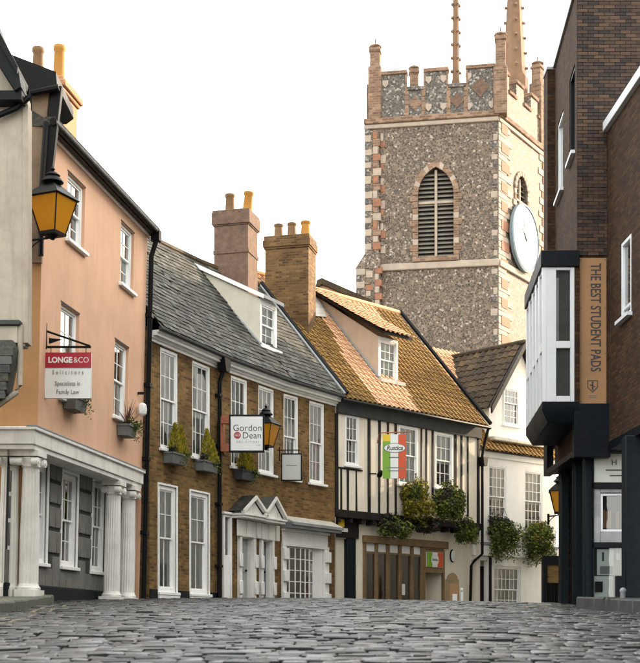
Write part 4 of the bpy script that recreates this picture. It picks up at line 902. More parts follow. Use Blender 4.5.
part('mount', K['rust'], sg, FS.M, (FS.uv(221.5, 0)[0], FS.uv(229, 0)[0], -.08, .06, FS.uv(0, 424)[1], FS.uv(0, 416)[1])); part('mount', K['rust'], sg, FS.M, (FS.uv(221.5, 0)[0], FS.uv(229, 0)[0], -.08, .06, FS.uv(0, 452)[1], FS.uv(0, 444)[1]))
part('wall_bracket', K['rust'], sg, FS.M, (FS.uv(220.5, 0)[0], FS.uv(223, 0)[0], .0, .9, FS.uv(0, 451)[1], FS.uv(0, 417)[1]))
lantern(P(266, 446, 37.6), 'amber street lantern directly behind the Gordon Dean sign', .56, R(-24), (-.75, .55, 0))
FS = front(36.4)
sg, a, b_, z0, z1 = hang_sign('hanging_sign', 'small pale grey sign in a black frame hung above the shop window', FS, 281, 302, 453.5, 481, K['black'], K['signgrey'], .035, .06)
part('print_line', K['inkgrey'], sg, FS.M, (FS.uv(286, 0)[0], FS.uv(297, 0)[0], -.034, -.031, FS.uv(0, 466)[1], FS.uv(0, 465.3)[1])); br = MB()
br.tube([(FS.uv(277, 0)[0], .02, FS.uv(0, 450)[1]), (FS.uv(300, 0)[0], .02, FS.uv(0, 450)[1])], .014, 6); br.tube([(FS.uv(279.5, 0)[0], .02, FS.uv(0, 461)[1]), (FS.uv(279.5, 0)[0], .02, FS.uv(0, 447)[1])], .016, 6)
for x in (284, 299): br.tube([(FS.uv(x, 0)[0], .02, FS.uv(0, 450)[1]), (FS.uv(x, 0)[0], .02, FS.uv(0, 454)[1])], .008, 5)
br.build('bracket', K['black'], sg, FS.M)

# ------------------------------------------------------------ timber-framed house with orange tiled roof
T0, T1 = pxs(335.8, 33.2), pxs(480, 29.2); FT = Frame(T0, T1); M = FT.M; L = FT.L
th = thing('timber_house', 'cream timber-framed restaurant house with jettied upper floor and orange tiled roof', 'house', FT.w(3, 1, .85))
zJ = 3.62; zE = 6.95; wz = [(344.8, 358.6, 413.6, 464.5), (398.5, 417.5, 424.5, 484), (435, 452.5, 432, 487)]
WH = [(FT.u(a), FT.u(b_), FT.z(a, d), FT.z(a, c)) for a, b_, c, d in wz]
wall(MB(), 0, L, zJ, zE-.05, WH, .1).build('upper_wall', K['cream'], th, M)
for k, q4 in enumerate(WH): sash(th, FT, *q4, cols=3, rt=2, rb=2, y=-.02, fw=.06, curtain=('sides', 'full', 'blind')[k])
part('eave_beam', K['fascia'], th, M, (0, L, -.10, .0, zE-.42, zE-.02), bevel=.02)
part('jetty_beam', K['timber'], th, M, (-.02, L, -.06, .30, zJ-.22, zJ+.02), bevel=.02)
ze1 = zE-.42
def stud(x, z0, z1, w_=.09, qq=random.Random(3)):
    u = FT.u(x); MB().add([(u-w_/2, -.022, z0), (u+w_/2, -.022, z0), (u+w_/2+qq.uniform(-.03, .03), -.022, z1), (u-w_/2+qq.uniform(-.03, .03), -.022, z1), (u-w_/2, .01, z0), (u+w_/2, .01, z0), (u+w_/2, .01, z1), (u-w_/2, .01, z1)], [(0,1,2,3), (1,5,6,2), (4,0,3,7), (3,2,6,7)]).build('stud', K['timber'], th, M)
zs = WH[0][2]-.09
stud(336.6, zJ, ze1, .14)
for x in (341, 347.7, 356.2): stud(x, zJ, zs, .075)
stud(369, zJ, ze1, .13); stud(379, zJ, ze1, .08); stud(387.5, zJ, ze1, .075); stud(395.5, zJ, ze1, .085)
for x, w_ in ((425.8, .085), (432.3, .10), (455.2, .10), (461, .09), (467.7, .08)): stud(x, zJ, ze1, w_)
stud(421, zJ, ze1, .05); stud(408, zJ, WH[1][2]-.09, .07); stud(444, zJ, WH[2][2]-.09, .07); stud(478, zJ, ze1, .16)
part('rail', K['timber'], th, M, (0, FT.u(362), -.024, .01, zs-.06, zs-.005))
for k in range(14):
    u = .15+k*(L-.3)/13; part('joist_end', K['timber'], th, M, (u-.06, u+.06, -.03, .3, zJ-.36, zJ-.225), bevel=.01)
# ground floor set back under the jetty
off = .32; FTo = Frame(T0, T1); FTo.M = M @ Matrix.Translation((0, off, 0)); FTo.I = FTo.M.inverted()
g = lambda x: FTo.u(x); gz = lambda x, y: FTo.z(x, y)
door = (g(329), g(356), .4, gz(345, 539)); shopo = (g(364), g(423), .4, gz(364, 543)); rec = (g(424), g(443), .4, gz(424, 549))
wall(MB(), -.2, L, -.2, zJ, [door, shopo, rec], .7).build('ground_floor_wall', K['cream'], th, FTo.M)
part('passage_wall', K['cream'], th, FTo.M, (g(327), g(346), .08, .12, .3, 2.9)); part('passage_post', K['navyplinth'], th, FTo.M, (g(346), g(354.5), -.06, .2, .3, gz(345, 527)), bevel=.015)
part('passage_lintel', K['timber'], th, FTo.M, (g(328), g(357), -.08, .1, gz(345, 538), gz(345, 520)))
part('passage_door', K['timber'], th, FTo.M, (g(347), g(356), .62, .66, .4, 2.7))
part('house_number_plate', K['signyellow'], th, FTo.M, (g(335.5), g(341.5), -.12, -.09, gz(338, 527), gz(338, 519.5))); part('name_plate', K['signwhite'], th, FTo.M, (g(335), g(345), -.12, -.09, gz(340, 532), gz(340, 528.5)))
sf = part('shopfront', K['brownwood'], th, FTo.M, (g(362), g(446), -.12, .0, gz(364, 543), gz(364, 535.5)), bevel=.012); 
for x in (364, 376, 387.5, 399.5, 411.5, 421.5): part('post', K['brownwood'], sf, FTo.M, (g(x)-.07, g(x)+.07, -.05, .06, .4, gz(364, 543)+.0), bevel=.01)
zt0 = gz(364, 552); part('transom', K['brownwood'], sf, FTo.M, (g(364)+.07, g(421.5)-.07, -.02, .05, zt0-.04, zt0+.03))
xs_ = [364, 376, 387.5, 399.5, 411.5, 421.5]
for x0, x1_ in zip(xs_, xs_[1:]):
    part('fanlight', K['blind'], sf, FTo.M, (g(x0)+.07, g(x1_)-.07, .01, .03, zt0+.03, gz(364, 543)))
    MB().quad((g(x0)+.06, .02, .4), (g(x1_)-.06, .02, .4), (g(x1_)-.06, .02, zt0-.03), (g(x0)+.06, .02, zt0-.03)).build('pane', K['glass'], sf, FTo.M)
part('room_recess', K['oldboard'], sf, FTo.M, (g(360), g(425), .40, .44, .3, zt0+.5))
part('notice', K['signwhite'], sf, FTo.M, (g(402), g(405), .0, .012, gz(402, 595), gz(402, 584)))
part('door_recess_panel', K['brownwood'], sf, FTo.M, (g(424), g(443), -.03, .0, gz(424, 549), gz(424, 548)), (g(423), g(424.5), -.04, .05, .4, gz(424, 549)), (g(442.5), g(444), -.04, .05, .4, gz(424, 549)))
fsn = part('fascia_panel', K['brownwood'], sf, FTo.M, (g(424.5), g(442.5), -.04, .02, gz(433, 573), gz(424, 549.5)))
part('porch_wall', K['cream'], sf, FTo.M, (g(424), g(444), .68, .71, .3, 3.0))
# restaurant signs
def stripes(t_, M_, x0, x1, z0, z1, y, mats):
    for k, mt in enumerate(mats):
        part('stripe', mt, t_, M_, (x0+(x1-x0)*k/3+.0005, x0+(x1-x0)*(k+1)/3-.0005, y-.004, y, z0, z1))
ps = thing('fascia_sign', 'small green, white and red Rustica sign over the restaurant door', 'sign', FTo.w(g(433), -.05, gz(433, 572)))
part('board', K['signwhite'], ps, FTo.M, (g(425), g(441), -.075, -.045, gz(433, 567.5), gz(433, 552.5)))
stripes(ps, FTo.M, g(425)+.01, g(441)-.01, gz(433, 567.3), gz(433, 552.7), -.077, (K['signgreen'], K['signwhite'], K['signorange']))
MB().lathe([(.20, 0), (.20, .006)], n=28, M=FTo.M @ Matrix.Translation((g(433), -.083, gz(433, 560))) @ Matrix.Rotation(R(90), 4, 'X')).build('roundel', K['signwhite'], ps, None)
text('Rustica', K['ink'], ps, FTo.M @ Matrix.Translation((g(433), -.091, gz(433, 560))), .11, bold=.002, shear=.2)
FS = front(32.7)
sg, a, b_, z0, z1 = hang_sign('hanging_sign', 'tall green, white and red striped Rustica sign hanging on the timber house', FS, 382.5, 406, 434.5, 478.5, K['signwhite'], K['signwhite'], .004, .04)
zy = FS.uv(0, 441.5)[1]; stripes(sg, FS.M, a, b_, z0, z1, -.030, (K['signgreen'], K['signwhite'], K['signorange'])); part('yellow_patch', K['signyellow'], sg, FS.M, (a, a+(b_-a)/3, -.038, -.0345, zy, z1))
el = MB().lathe([(1, 0), (1, .004)], n=32, M=FS.M @ Matrix.Translation((FS.uv(394.5, 0)[0], -.036, FS.uv(0, 448.3)[1])) @ Matrix.Rotation(R(90), 4, 'X') @ Matrix.Diagonal((.335, .145, 1, 1))); el.build('oval', K['inkgrey'], sg, None)
MB().lathe([(1, 0), (1, .004)], n=32, M=FS.M @ Matrix.Translation((FS.uv(394.5, 0)[0], -.0405, FS.uv(0, 448.3)[1])) @ Matrix.Rotation(R(90), 4, 'X') @ Matrix.Diagonal((.315, .125, 1, 1))).build('oval_face', K['signwhite'], sg, None)
text('Rustica', K['ink'], sg, T(FS, 394.5, 448.3, -.047), .19, .9, bold=.004, shear=.25)
for yy, hw in ((457.6, 6), (468, 8.5), (471, 7)): part('print_line', K['inkgrey'], sg, FS.M, (FS.uv(394.5-hw, 0)[0], FS.uv(394.5+hw, 0)[0], -.037, -.0345, FS.uv(0, yy+.5)[1], FS.uv(0, yy-.5)[1]))
br = MB(); br.tube([(FS.uv(377.5, 0)[0], .1, FS.uv(0, 443)[1]), (FS.uv(379, 0)[0], .02, FS.uv(0, 434.5)[1]), (FS.uv(382, 0)[0], 0, FS.uv(0, 432.8)[1]), (FS.uv(411, 0)[0], 0, FS.uv(0, 432)[1])], .018, 6)
for x in (385, 404): br.tube([(FS.uv(x, 0)[0], 0, FS.uv(0, 432.5)[1]), (FS.uv(x, 0)[0], 0, FS.uv(0, 435)[1])], .008, 5)
br.build('bracket', K['rust'], sg, FS.M)
# menu stand and small fittings
FM = front(31.4); mn = thing('menu_board', 'arched brown wooden menu board beside the restaurant door', 'menu board', FM.w(FM.uv(452, 0)[0], 0, .75))
x0, x1_ = FM.uv(445.5, 0)[0], FM.uv(459, 0)[0]; za = FM.uv(0, 580)[1]
ar = [(x0, .7), (x1_, .7), (x1_, za)] + [((x0+x1_)/2+(x1_-x0)/2*math.cos(t_)*.8, za+.03+.20*math.sin(t_)) for t_ in [math.pi*k/10 for k in range(11)]] + [(x0, za)]
MB().prism(ar, 0, .09).build('frame', K['brownwood'], mn, FM.M, .01)
part('panel', K['plywood'], mn, FM.M, (x0+.14, x1_-.02, -.008, .0, .75, za-.12)); part('plaque', K['signwhite'], mn, FM.M, (x0+.22, x1_-.06, -.012, -.0085, .8, za-.45))
mb_ = thing('post_box', 'small white box fixed beside the menu board', 'box', FM.w(FM.uv(462, 0)[0], .1, .8)); part('case', K['signwhite'], mb_, FM.M, (FM.uv(460.5, 0)[0], FM.uv(463.3, 0)[0], .0, .1, .8, FM.uv(0, 588)[1]), bevel=.01); part('slot', K['black'], mb_, FM.M, (FM.uv(461, 0)[0], FM.uv(462.8, 0)[0], -.004, .0, FM.uv(0, 591.5)[1], FM.uv(0, 590.8)[1]))
wl = thing('wall_lamp', 'white oval wall lamp on the cream wall right of the shopfront', 'wall lamp', FTo.w(g(452), -.1, gz(452, 561)))
MB().lathe([(.10, 0), (.115, .03), (.07, .06)], n=20, M=FTo.M @ Matrix.Translation((g(452), -.03, gz(452, 556))) @ Matrix.Rotation(R(90), 4, 'X') @ Matrix.Diagonal((1, 1.7, 1, 1))).build('shade', K['signwhite'], wl, None); MB().lathe([(.13, 0), (.13, .028)], n=20, M=FTo.M @ Matrix.Translation((g(452), .0, gz(452, 556))) @ Matrix.Rotation(R(90), 4, 'X') @ Matrix.Diagonal((1, 1.7, 1, 1))).build('back_plate', K['black'], wl, None)
sl_ = thing('spot_lamp', 'small black spotlight on the timber front below the striped sign', 'lamp', FT.w(FT.u(371), -.15, FT.z(371, 477)))
MB().lathe([(.05, 0), (.085, .06), (.075, .20), (.03, .24)], n=14, M=FT.M @ Matrix.Translation((FT.u(371.5), -.28, FT.z(371, 478))) @ Matrix.Rotation(R(35), 4, 'X')).build('shade', K['black'], sl_, None); MB().tube([FT.w(FT.u(369.5), -.02, FT.z(371, 474)), FT.w(FT.u(371), -.22, FT.z(371, 474.5))], .02, 6).build('arm', K['black'], sl_, None)
# hanging baskets
def basket(label, p, r, mat, mat2, n, seed, hang=.3, group='hanging baskets', size=.105):
    qq = random.Random(seed); p = Vector(p); t_ = thing('hanging_basket', label, 'hanging basket', p-Vector((0, 0, r[2])), group); M_ = Matrix.Translation(p)
    MB().lathe([(.04, -r[2]*.75), (r[0]*.22, -r[2]*.60), (r[0]*.36, -r[2]*.35), (r[0]*.40, -r[2]*.15)], n=14).build('bowl', K['darkplanter'], t_, M_)
    n = int(n*2.6); m_ = leaf_cloud(MB(), (0, 0, 0), r, n, size, qq, clumps=26, hang=.25); trailing(m_, (0, -.05, -r[2]*.3), int(n/20), r[2]*(.8+hang), size*.9, qq, (r[0]*.75, r[1]*.7)); m_.build('foliage', mat, t_, M_, smooth=False)['kind'] = 'stuff'
    if mat2: leaf_cloud(MB(), (-r[0]*.3, -.03, r[2]*.1), (r[0]*.75, r[1]*.9, r[2]*.8), int(n*.45), size*.9, qq, clumps=12).build('flowers', mat2, t_, M_, smooth=False)['kind'] = 'stuff'
    ch = MB()
    for k in range(3): th_ = k*2.094; ch.tube([(r[0]*.5*math.cos(th_), r[0]*.5*math.sin(th_), 0), (0, 0, r[2]*1.25)], .008, 4)
    ch.tube([(0, 0, r[2]*1.25), (0, .55, r[2]*1.3)], .015, 5); ch.build('chain', K['black'], t_, M_)
def BK_(fr, x, y, off): u, z = fr.uv(x, y, off); return fr.w(u, off, z)
basket('big yellow-green basket below the striped sign on the timber house', BK_(FT, 416, 497, -.42), (.54, .40, .60), K['leafyellow'], K['leaf'], 1300, 31)
basket('big dark green basket under the right window of the timber house', BK_(FT, 449, 500, -.42), (.54, .40, .60), K['leaf'], K['leafdark'], 1300, 32)
basket('leftmost low trailing basket under the jetty beam', BK_(FT, 396, 525, -.38), (.50, .34, .36), K['leaf'], K['leafdark'], 800, 33)
basket('dark rounded basket between the trailing baskets over the shopfront', BK_(FT, 427, 524, -.38), (.36, .30, .27), K['leafdark'], K['leaf'], 600, 34, .1)
basket('trailing basket at the right end of the timber house by the downpipe', BK_(FT, 467, 530, -.38), (.38, .32, .40), K['leaf'], K['leafdark'], 700, 35)
# roof of the timber house
rd, zR2 = 3.69, 11.45; inn = Vector((M[0][1], M[1][1], 0))
e0 = FT.w(-.12, -.30, zE+.0); e1 = FT.w(L+.12, -.30, zE+.0); r0 = FT.w(-.12, rd, zR2); r1 = FT.w(L+.12, rd, zR2); k0 = FT.w(-.12, 2*rd+.3, zE); k1 = FT.w(L+.12, 2*rd+.3, zE)
MB().quad(e0, e1, r1, r0).quad(r0, r1, k1, k0).build('roof', K['roofdeck'], th, None)
Ms = slopeframe(e0, e1, r0); I = Ms.inverted(); pl = [tuple((I @ p)[:2]) for p in (e0, e1, r1, r0)]; SL = pl[2][1]
def clean(x, y):
    "bare tile where run-off from the chimney and the dormer keeps the lichen away"
    k = y/SL; a = 1.55 + .9*k + .25*noise.noise(Vector((y*.8, 1.2, 0))); b_ = 3.75+1.0*k + .35*noise.noise(Vector((y*.8, 7.7, 0)))
    return K['tile_clean_sunlit'] if (a < x < b_ or (k > .86 and x < 6.0)) else K['tile']
tiles(th, Ms @ Matrix.Translation((0, 0, .01)), pl, .23, .25, 'pantile', K['tile'], pick=clean, keep=300, stagger=0.0, seed=40)
MB().tube([r0+Vector((0, 0, .03)), r1+Vector((0, 0, .03))], .11, 8).build('ridge_tile_row', K['tile_clean_sunlit'], th, None)
MB().tube([e1+Vector((.05, 0, .10)), r1+Vector((.05, 0, .10))], .075, 6).build('verge_board', K['black'], th, None)
MB().tube([FT.w(-.1, -.36, zE-.06), FT.w(L+.1, -.36, zE-.06)], .055, 8).build('gutter', K['black'], th, None)
mb = MB(); mb.poly([FT.w(L, 0, -.3), FT.w(L, 2*rd, -.3), FT.w(L, 2*rd, zE), FT.w(L, rd, zR2-.05), FT.w(L, 0, zE)]); mb.poly([FT.w(0, 2*rd, -.3), FT.w(0, 0, -.3), FT.w(0, 0, zE), FT.w(0, rd, zR2-.05), FT.w(0, 2*rd, zE)]); mb.quad(FT.w(L, 2*rd, -.3), FT.w(0, 2*rd, -.3), FT.w(0, 2*rd, zE), FT.w(L, 2*rd, zE)); mb.build('gable_walls', K['cream'], th, None)
# dormer on the orange roof
b0 = on_plane(378.5, 379, e0, e1, r0); l0 = FT.I @ b0; Md = FT.M @ Matrix.Translation((l0.x, l0.y, 0)); FD = Frame((0, 0), (1, 0)); FD.M = Md; FD.I = Md.inverted()
dw = FD.u(398); dz0 = l0.z-.05; dz1 = FD.z(379, 338); bk_ = rd-l0.y
dm = MB(); dm.quad((0, bk_, dz0), (0, 0, dz0), (0, 0, dz1+.05), (0, bk_, zR2-.1)); dm.quad((dw, 0, dz0), (dw, bk_, dz0), (dw, bk_, zR2-.1), (dw, 0, dz1+.05)); dm.build('dormer_cheeks', K['pinkcheek'], th, Md)
wall(MB(), 0, dw, dz0, dz1+.06, [(.08, dw-.08, dz0+.1, dz1-.04)], .06).build('dormer_front', K['white'], th, Md)
sash(th, FD, .08, dw-.08, dz0+.1, dz1-.04, cols=3, rt=2, rb=2, y=.01, fw=.04, sill=False, room=.3, curtain='full')
part('dormer_sill', K['dirtywhite'], th, Md, (-.1, dw+.15, -.2, .0, dz0-.06, dz0+.06))
dr = MB(); zz0, zz1 = dz1+.03, zR2-.02; bk_ -= .5
dr.add([(-.22, -.42, zz0), (dw+.25, -.42, zz0), (dw+.25, bk_+.5, zz1), (-.22, bk_+.5, zz1), (-.22, -.42, zz0+.09), (dw+.25, -.42, zz0+.09), (dw+.25, bk_+.5, zz1+.09), (-.22, bk_+.5, zz1+.09)], [(0,3,2,1), (4,5,6,7), (0,1,5,4), (1,2,6,5), (2,3,7,6), (3,0,4,7)]); dr.build('dormer_roof', K['timber'], th, Md)
Mt = Md @ slopeframe((-.24, -.46, zz0+.10), (dw+.27, -.46, zz0+.10), (-.24, bk_+.5, zz1+.10)); LL = math.hypot(bk_+.96, zz1-zz0)
tiles(th, Mt, [(0, 0), (dw+.51, 0), (dw+.51, LL), (0, LL)], .23, .27, 'pantile', K['tile_clean_sunlit'], keep=60, stagger=0, seed=41)
MB().tube([Md @ Vector((-.05, -.05, dz0+.08)), Md @ Vector((-.05, bk_+.3, zR2-.2))], .05, 6).build('dormer_flashing', K['lead'], th, None)
# downpipe at the right end
u = L-.02; dp = MB(); dp.tube([(u+.05, -.33, zE-.08), (u+.03, -.2, zE-.5), (u+.03, -.09, zE-1.0), (u+.03, -.09, 2.6), (u-.25, .05, 2.35), (u-.28, .15, 2.2), (u-.28, .2, .6)], .05, 8); dp.prism([(u-.05, zE-1.35), (u+.11, zE-1.35), (u+.17, zE-1.05), (u-.11, zE-1.05)], -.24, .0); dp.build('downpipe', K['black'], th, M)
# chimneys
def stack(root_, name, s, x0, x1, xr, y0, y1, mat, band, rot, pots, extra=()):
    "rectangular stack turned so that its right flank shows from x1 to xr"
    a = P(x0, y0, s); wd_ = (x1-x0)/s/math.cos(rot); dp_ = .95; Mc = Matrix.Translation((a.x, a.y, 0)) @ Matrix.Rotation(rot, 4, 'Z')
    zt = a.z; zb = (HY-y1)/s; m_ = MB(); m_.box(0, wd_, 0, dp_, zb, zt-band[0])
    for o_, z_a, z_b in band[1]: m_.box(-o_, wd_+o_, -o_, dp_+o_, zt-z_b, zt-z_a)
    for o_, z_a, z_b in extra: m_.box(-o_, wd_+o_, -o_, dp_+o_, zt-z_b, zt-z_a)
    c_ = m_.build(name, mat, root_, Mc, .012)
    for fx, h, r, mt, ln in pots: pot(c_, Mc, wd_*fx, dp_*.5, zt, h, r, mt, ln)
    return Mc, wd_, dp_, zb
stack(bh, 'chimney', 33.6, 214, 248.5, 258.5, 211, 330, K['pebbledash'], (.45, [(.04, 0.0, .06), (.06, .06, .43), (.03, .43, .47)]), R(-15), [(.32, .62, .15, K['pot'], 0), (.83, .64, .15, K['potorange'], R(5))], [(.025, 1.18, 1.30)])
stack(th, 'chimney', 31.6, 265, 308.5, 316.5, 236.5, 345, K['yellowbrick'], (.40, [(.03, 0.0, .14), (.06, .14, .36), (.03, .36, .42)]), R(-14), [(.22, .50, .15, K['pot'], 0), (.53, .51, .15, K['pot'], 0), (.85, .53, .16, K['potorange'], 0)])
nrm = (e1-e0).cross(r0-e0).normalized()*.09
MB().poly([on_plane(x_, y_, e0, e1, r0)+nrm for x_, y_ in ((296, 288), (302, 285), (318, 302), (326, 319), (313, 318), (306, 304))]).build('chimney_flashing', K['dirtywhite'], th, None)
# a further roof ridge glimpsed behind the orange roof
FR_ = front(27.5); rr_ = thing('rear_roof', 'weathered tiled roof slope glimpsed behind the orange roof ridge', 'roof', FR_.w(0, 0, 6))
MB().prism(pp(FR_, [(300, 400), (317, 285), (322, 283), (372, 306), (388, 314), (388, 420)]), 0, 3).build('gable', K['tile_clean_sunlit'], rr_, FR_.M)
MB().prism(pp(FR_, [(315, 290), (317, 281), (322, 279), (372, 301), (372, 307), (322, 285)]), -.15, 3.1).build('verge', K['pantile'], rr_, FR_.M)

# ------------------------------------------------------------ white house
W0, W1 = pxs(476.5, 29.0), pxs(556, 27.2); FW = Frame(W0, W1); M = FW.M; L = FW.L
wh = thing('white_house', 'white rendered house with steep gabled dormer and dark pantile roof', 'house', FW.w(2, 1, .9))
zE = 6.20; wv = [(488.5, 506.8, 464.8, 527), (524.6, 542.8, 470, 531)]
WH = [(FW.u(a), FW.u(b_), FW.z(a, d), FW.z(a, c)) for a, b_, c, d in wv]
lw = (FW.u(494), FW.u(521), .6, FW.z(500, 566)); ld = (FW.u(468.5), FW.u(487), .6, FW.z(478, 560))
wall(MB(), -.3, L, -.2, zE, WH+[lw, ld], .14).build('wall', K['whitewall'], wh, M)
for k, q4 in enumerate(WH): sash(wh, FW, *q4, cols=4, rt=3, rb=3, y=.01, fw=.055, bar=.022, curtain='blind')
sash(wh, FW, *lw, cols=6, rt=2, rb=2, y=.05, fw=.06, bar=.022, curtain='sides')
part('shop_fascia', K['whitewall'], wh, M, (-.3, L, -.12, .0, FW.z(500, 557), FW.z(500, 546)), bevel=.02); part('fascia_lead_strip', K['lead'], wh, M, (-.3, L, -.16, .0, FW.z(500, 546)+.002, FW.z(500, 543.5)))  # lead strip along the top edge of the fascia
part('lobby_wall', K['whitewall'], wh, M, (ld[0], ld[1], .6, .64, .5, 3)); part('lobby_door', K['room'], wh, M, (FW.u(471.5), FW.u(474.5), .56, .6, .6, FW.z(473, 562)))
MB().tube([(FW.u(489), -.06, .5), (FW.u(489), -.06, FW.z(489, 556))], .05, 8).build('downpipe', K['black'], wh, M)
part('eave_band', K['whitewall'], wh, M, (0, L, -.08, .0, zE-.2, zE), bevel=.01)
rd, zR3 = 3.5, 10.45
e0, e1, r0, r1 = FW.w(-.1, -.28, zE), FW.w(L+.3, -.28, zE), FW.w(-.1, rd, zR3), FW.w(L+.3, rd, zR3); k0, k1 = FW.w(-.1, 7.2, zE), FW.w(L+.3, 7.2, zE)
MB().quad(e0, e1, r1, r0).quad(r0, r1, k1, k0).build('roof', K['roofdeck'], wh, None)
Ms = slopeframe(e0, e1, r0); I = Ms.inverted(); pl = [tuple((I @ p)[:2]) for p in (e0, e1, r1, r0)]
tiles(wh, Ms @ Matrix.Translation((0, 0, .01)), pl, .23, .25, 'pantile', K['tile'], pick=lambda x, y: K['tile_clean_sunlit'] if y > 3.2 else K['tile'], keep=60, stagger=0, seed=50)  # paler tile on the upper slope paints in sunlight
mb = MB(); mb.poly([FW.w(L, 0, -.3), FW.w(L, 7, -.3), FW.w(L, 7, zE), FW.w(L, rd, zR3), FW.w(L, 0, zE)]); mb.poly([FW.w(-.3, 7, -.3), FW.w(-.3, 0, -.3), FW.w(-.3, 0, zE), FW.w(-.3, rd, zR3), FW.w(-.3, 7, zE)]); mb.quad(FW.w(L, 7, -.3), FW.w(0, 7, -.3), FW.w(0, 7, zE), FW.w(L, 7, zE)); mb.build('gable_walls', K['whitewall'], wh, None)
# gabled dormer
y0 = .15; FD = Frame(W0, W1); FD.M = M @ Matrix.Translation((0, y0, 0)); FD.I = FD.M.inverted(); Md = FD.M
ul, zl = FD.uv(489, 403); um, za = FD.uv(518.5, 347); ur = 2*um-ul; zb = FD.z(489, 437); zside = FD.z(491, 404)
dq = (FD.u(503), FD.u(518.8), FD.z(503, 424), FD.z(503, 387))
MB().poly([(ul, 0, zb), (dq[0], 0, zb), (dq[0], 0, za-(um-dq[0])*(za-zside)/(um-ul)), (ul, 0, zside)]).poly([(dq[1], 0, zb), (ur, 0, zb), (ur, 0, zside), (um, 0, za), (dq[1], 0, za-(dq[1]-um)*(za-zside)/(um-ul)) if dq[1] > um else (um, 0, za)]).quad((dq[0], 0, zb), (dq[1], 0, zb), (dq[1], 0, dq[2]), (dq[0], 0, dq[2])).poly([(dq[0], 0, dq[3]), (dq[1], 0, dq[3]), (dq[1], 0, za-abs(dq[1]-um)*(za-zside)/(um-ul)), (um, 0, za), (dq[0], 0, za-(um-dq[0])*(za-zside)/(um-ul))]).build('dormer_front', K['whitewall'], wh, Md)
MB().quad((ul, 2.4, zb), (ul, 0, zb), (ul, 0, zside), (ul, 2.4, zside)).quad((ur, 0, zb), (ur, 2.4, zb), (ur, 2.4, zside), (ur, 0, zside)).build('dormer_cheeks', K['whitewall'], wh, Md)
sash(wh, FD, *dq, cols=4, rt=2, rb=3, y=-.03, fw=.05, split=.40, bar=.022, arch=.0, sill=True, room=.5)
sg_ = (za-zside)/(um-ul); ov = .22; zo = .10
def slope_pts(sx): 
    ee = ul if sx < 0 else ur; eu = ee+sx*ov
    return [(eu, -.30, zside-ov*sg_+zo), (um, -.30, za+zo), (um, 3.6, za+zo), (eu, 1.5, zside-ov*sg_+zo)]
for sx in (-1, 1):
    p4 = [Vector(p) for p in slope_pts(sx)]
    MB().quad(*p4).build('dormer_roof', K['roofdeck'], wh, Md)
    A0, B0, C0 = (p4[3], p4[0], p4[2]) if sx < 0 else (p4[0], p4[3], p4[1])
    Mt = Md @ slopeframe(A0, B0, C0); I = Mt.inverted(); pl = [tuple((I @ (Md @ p))[:2]) for p in ((p4[3], p4[0], p4[1], p4[2]) if sx < 0 else (p4[0], p4[3], p4[2], p4[1]))]
    tiles(wh, Mt @ Matrix.Translation((0, 0, .01)), pl, .30, .31, 'pantile', K['pantile'], keep=300, stagger=0, seed=52+sx, lap=.08)
    bb = MB(); eu = p4[0].x; bb.add([(eu, -.34, p4[0].z-.20), (um, -.34, za+zo-.20), (um, -.34, za+zo+.06), (eu, -.34, p4[0].z+.06), (eu, -.27, p4[0].z-.20), (um, -.27, za+zo-.20), (um, -.27, za+zo+.06), (eu, -.27, p4[0].z+.06)], [(0,1,2,3), (7,6,5,4), (0,4,5,1), (3,2,6,7), (0,3,7,4)]); bb.build('bargeboard', K['black'], wh, Md)
MB().tube([(um, -.3, za+zo+.03), (um, 3.5, za+zo+.03)], .10, 8).build('ridge_tile_row', K['pantile'], wh, Md)
MB().tube([Md @ Vector((ul+.05, 3.3, za-.1)), Md @ Vector((ul-.1, 1.4, zside-.2))], .06, 6).build('lead_valley', K['lead'], wh, None)
part('dormer_apron', K['dirtywhite'], wh, Md, (ul-.1, ur+.1, -.30, .02, zb-.14, zb+.0), bevel=.03)
basket('left of two big trailing baskets on the white house, rust-tinged on its left', BK_(FW, 504, 531, -.35), (.60, .40, .62), K['leaf'], K['leafdark'], 1300, 61, .9)
basket('right of two big trailing baskets on the white house', BK_(FW, 539, 538, -.35), (.62, .40, .60), K['leaf'], K['leafyellow'], 1300, 62, .9)

# ------------------------------------------------------------ church tower
C0, C1, C2 = pxs(367, 14.74), pxs(498, 15.0), pxs(547, 13.85)
TF = Frame(C0, C1); TR = Frame(C1, C2); LF = TF.L; LR = 8.2
tw = thing('church_tower', 'tall flint church tower with battlements, louvred belfry window and clock', 'tower', TF.w(4, 4, 0.9))
zc0, zc1 = TF.z(497, 121), TF.z(497, 110.5); zs0, zs1 = TF.z(497, 266), TF.z(497, 259); zcr, zm = TF.z(495, 80.5), TF.z(495, 63.5)
# front wall with the pointed opening
ox0, ox1 = TF.u(418), TF.u(453.5); oz0, ozs, oza = TF.z(435, 257), TF.z(435, 194), TF.z(435, 167)
wall(MB(), 0, LF, 0, zc0, [(ox0, ox1, oz0, oza+.15)], .5).build('front_wall', K['flint'], tw, TF.M)
sx0, sx1 = TR.uv(516, 200)[0], TR.uv(527, 200)[0]; sza, szb = TR.uv(521, 176)[1], TR.uv(521, 240)[1]
wall(MB(), 0, LR, 0, zc0, [(sx0, sx1, szb, sza+.1)], .5).build('side_wall', K['flint'], tw, TR.M)
bkA = TF.w(0, 8.5, 0); bkB = TR.w(LR, 0, 0)
mb = MB(); mb.quad(Vector((bkA.x, bkA.y, 0)), TF.w(0, 0, 0), TF.w(0, 0, zm-.6), Vector((bkA.x, bkA.y, zm-.6))); mb.quad(bkB, Vector((bkA.x, bkA.y, 0)), Vector((bkA.x, bkA.y, zc0)), Vector((bkB.x, bkB.y, zc0))); mb.build('rear_walls', K['flint'], tw, None)
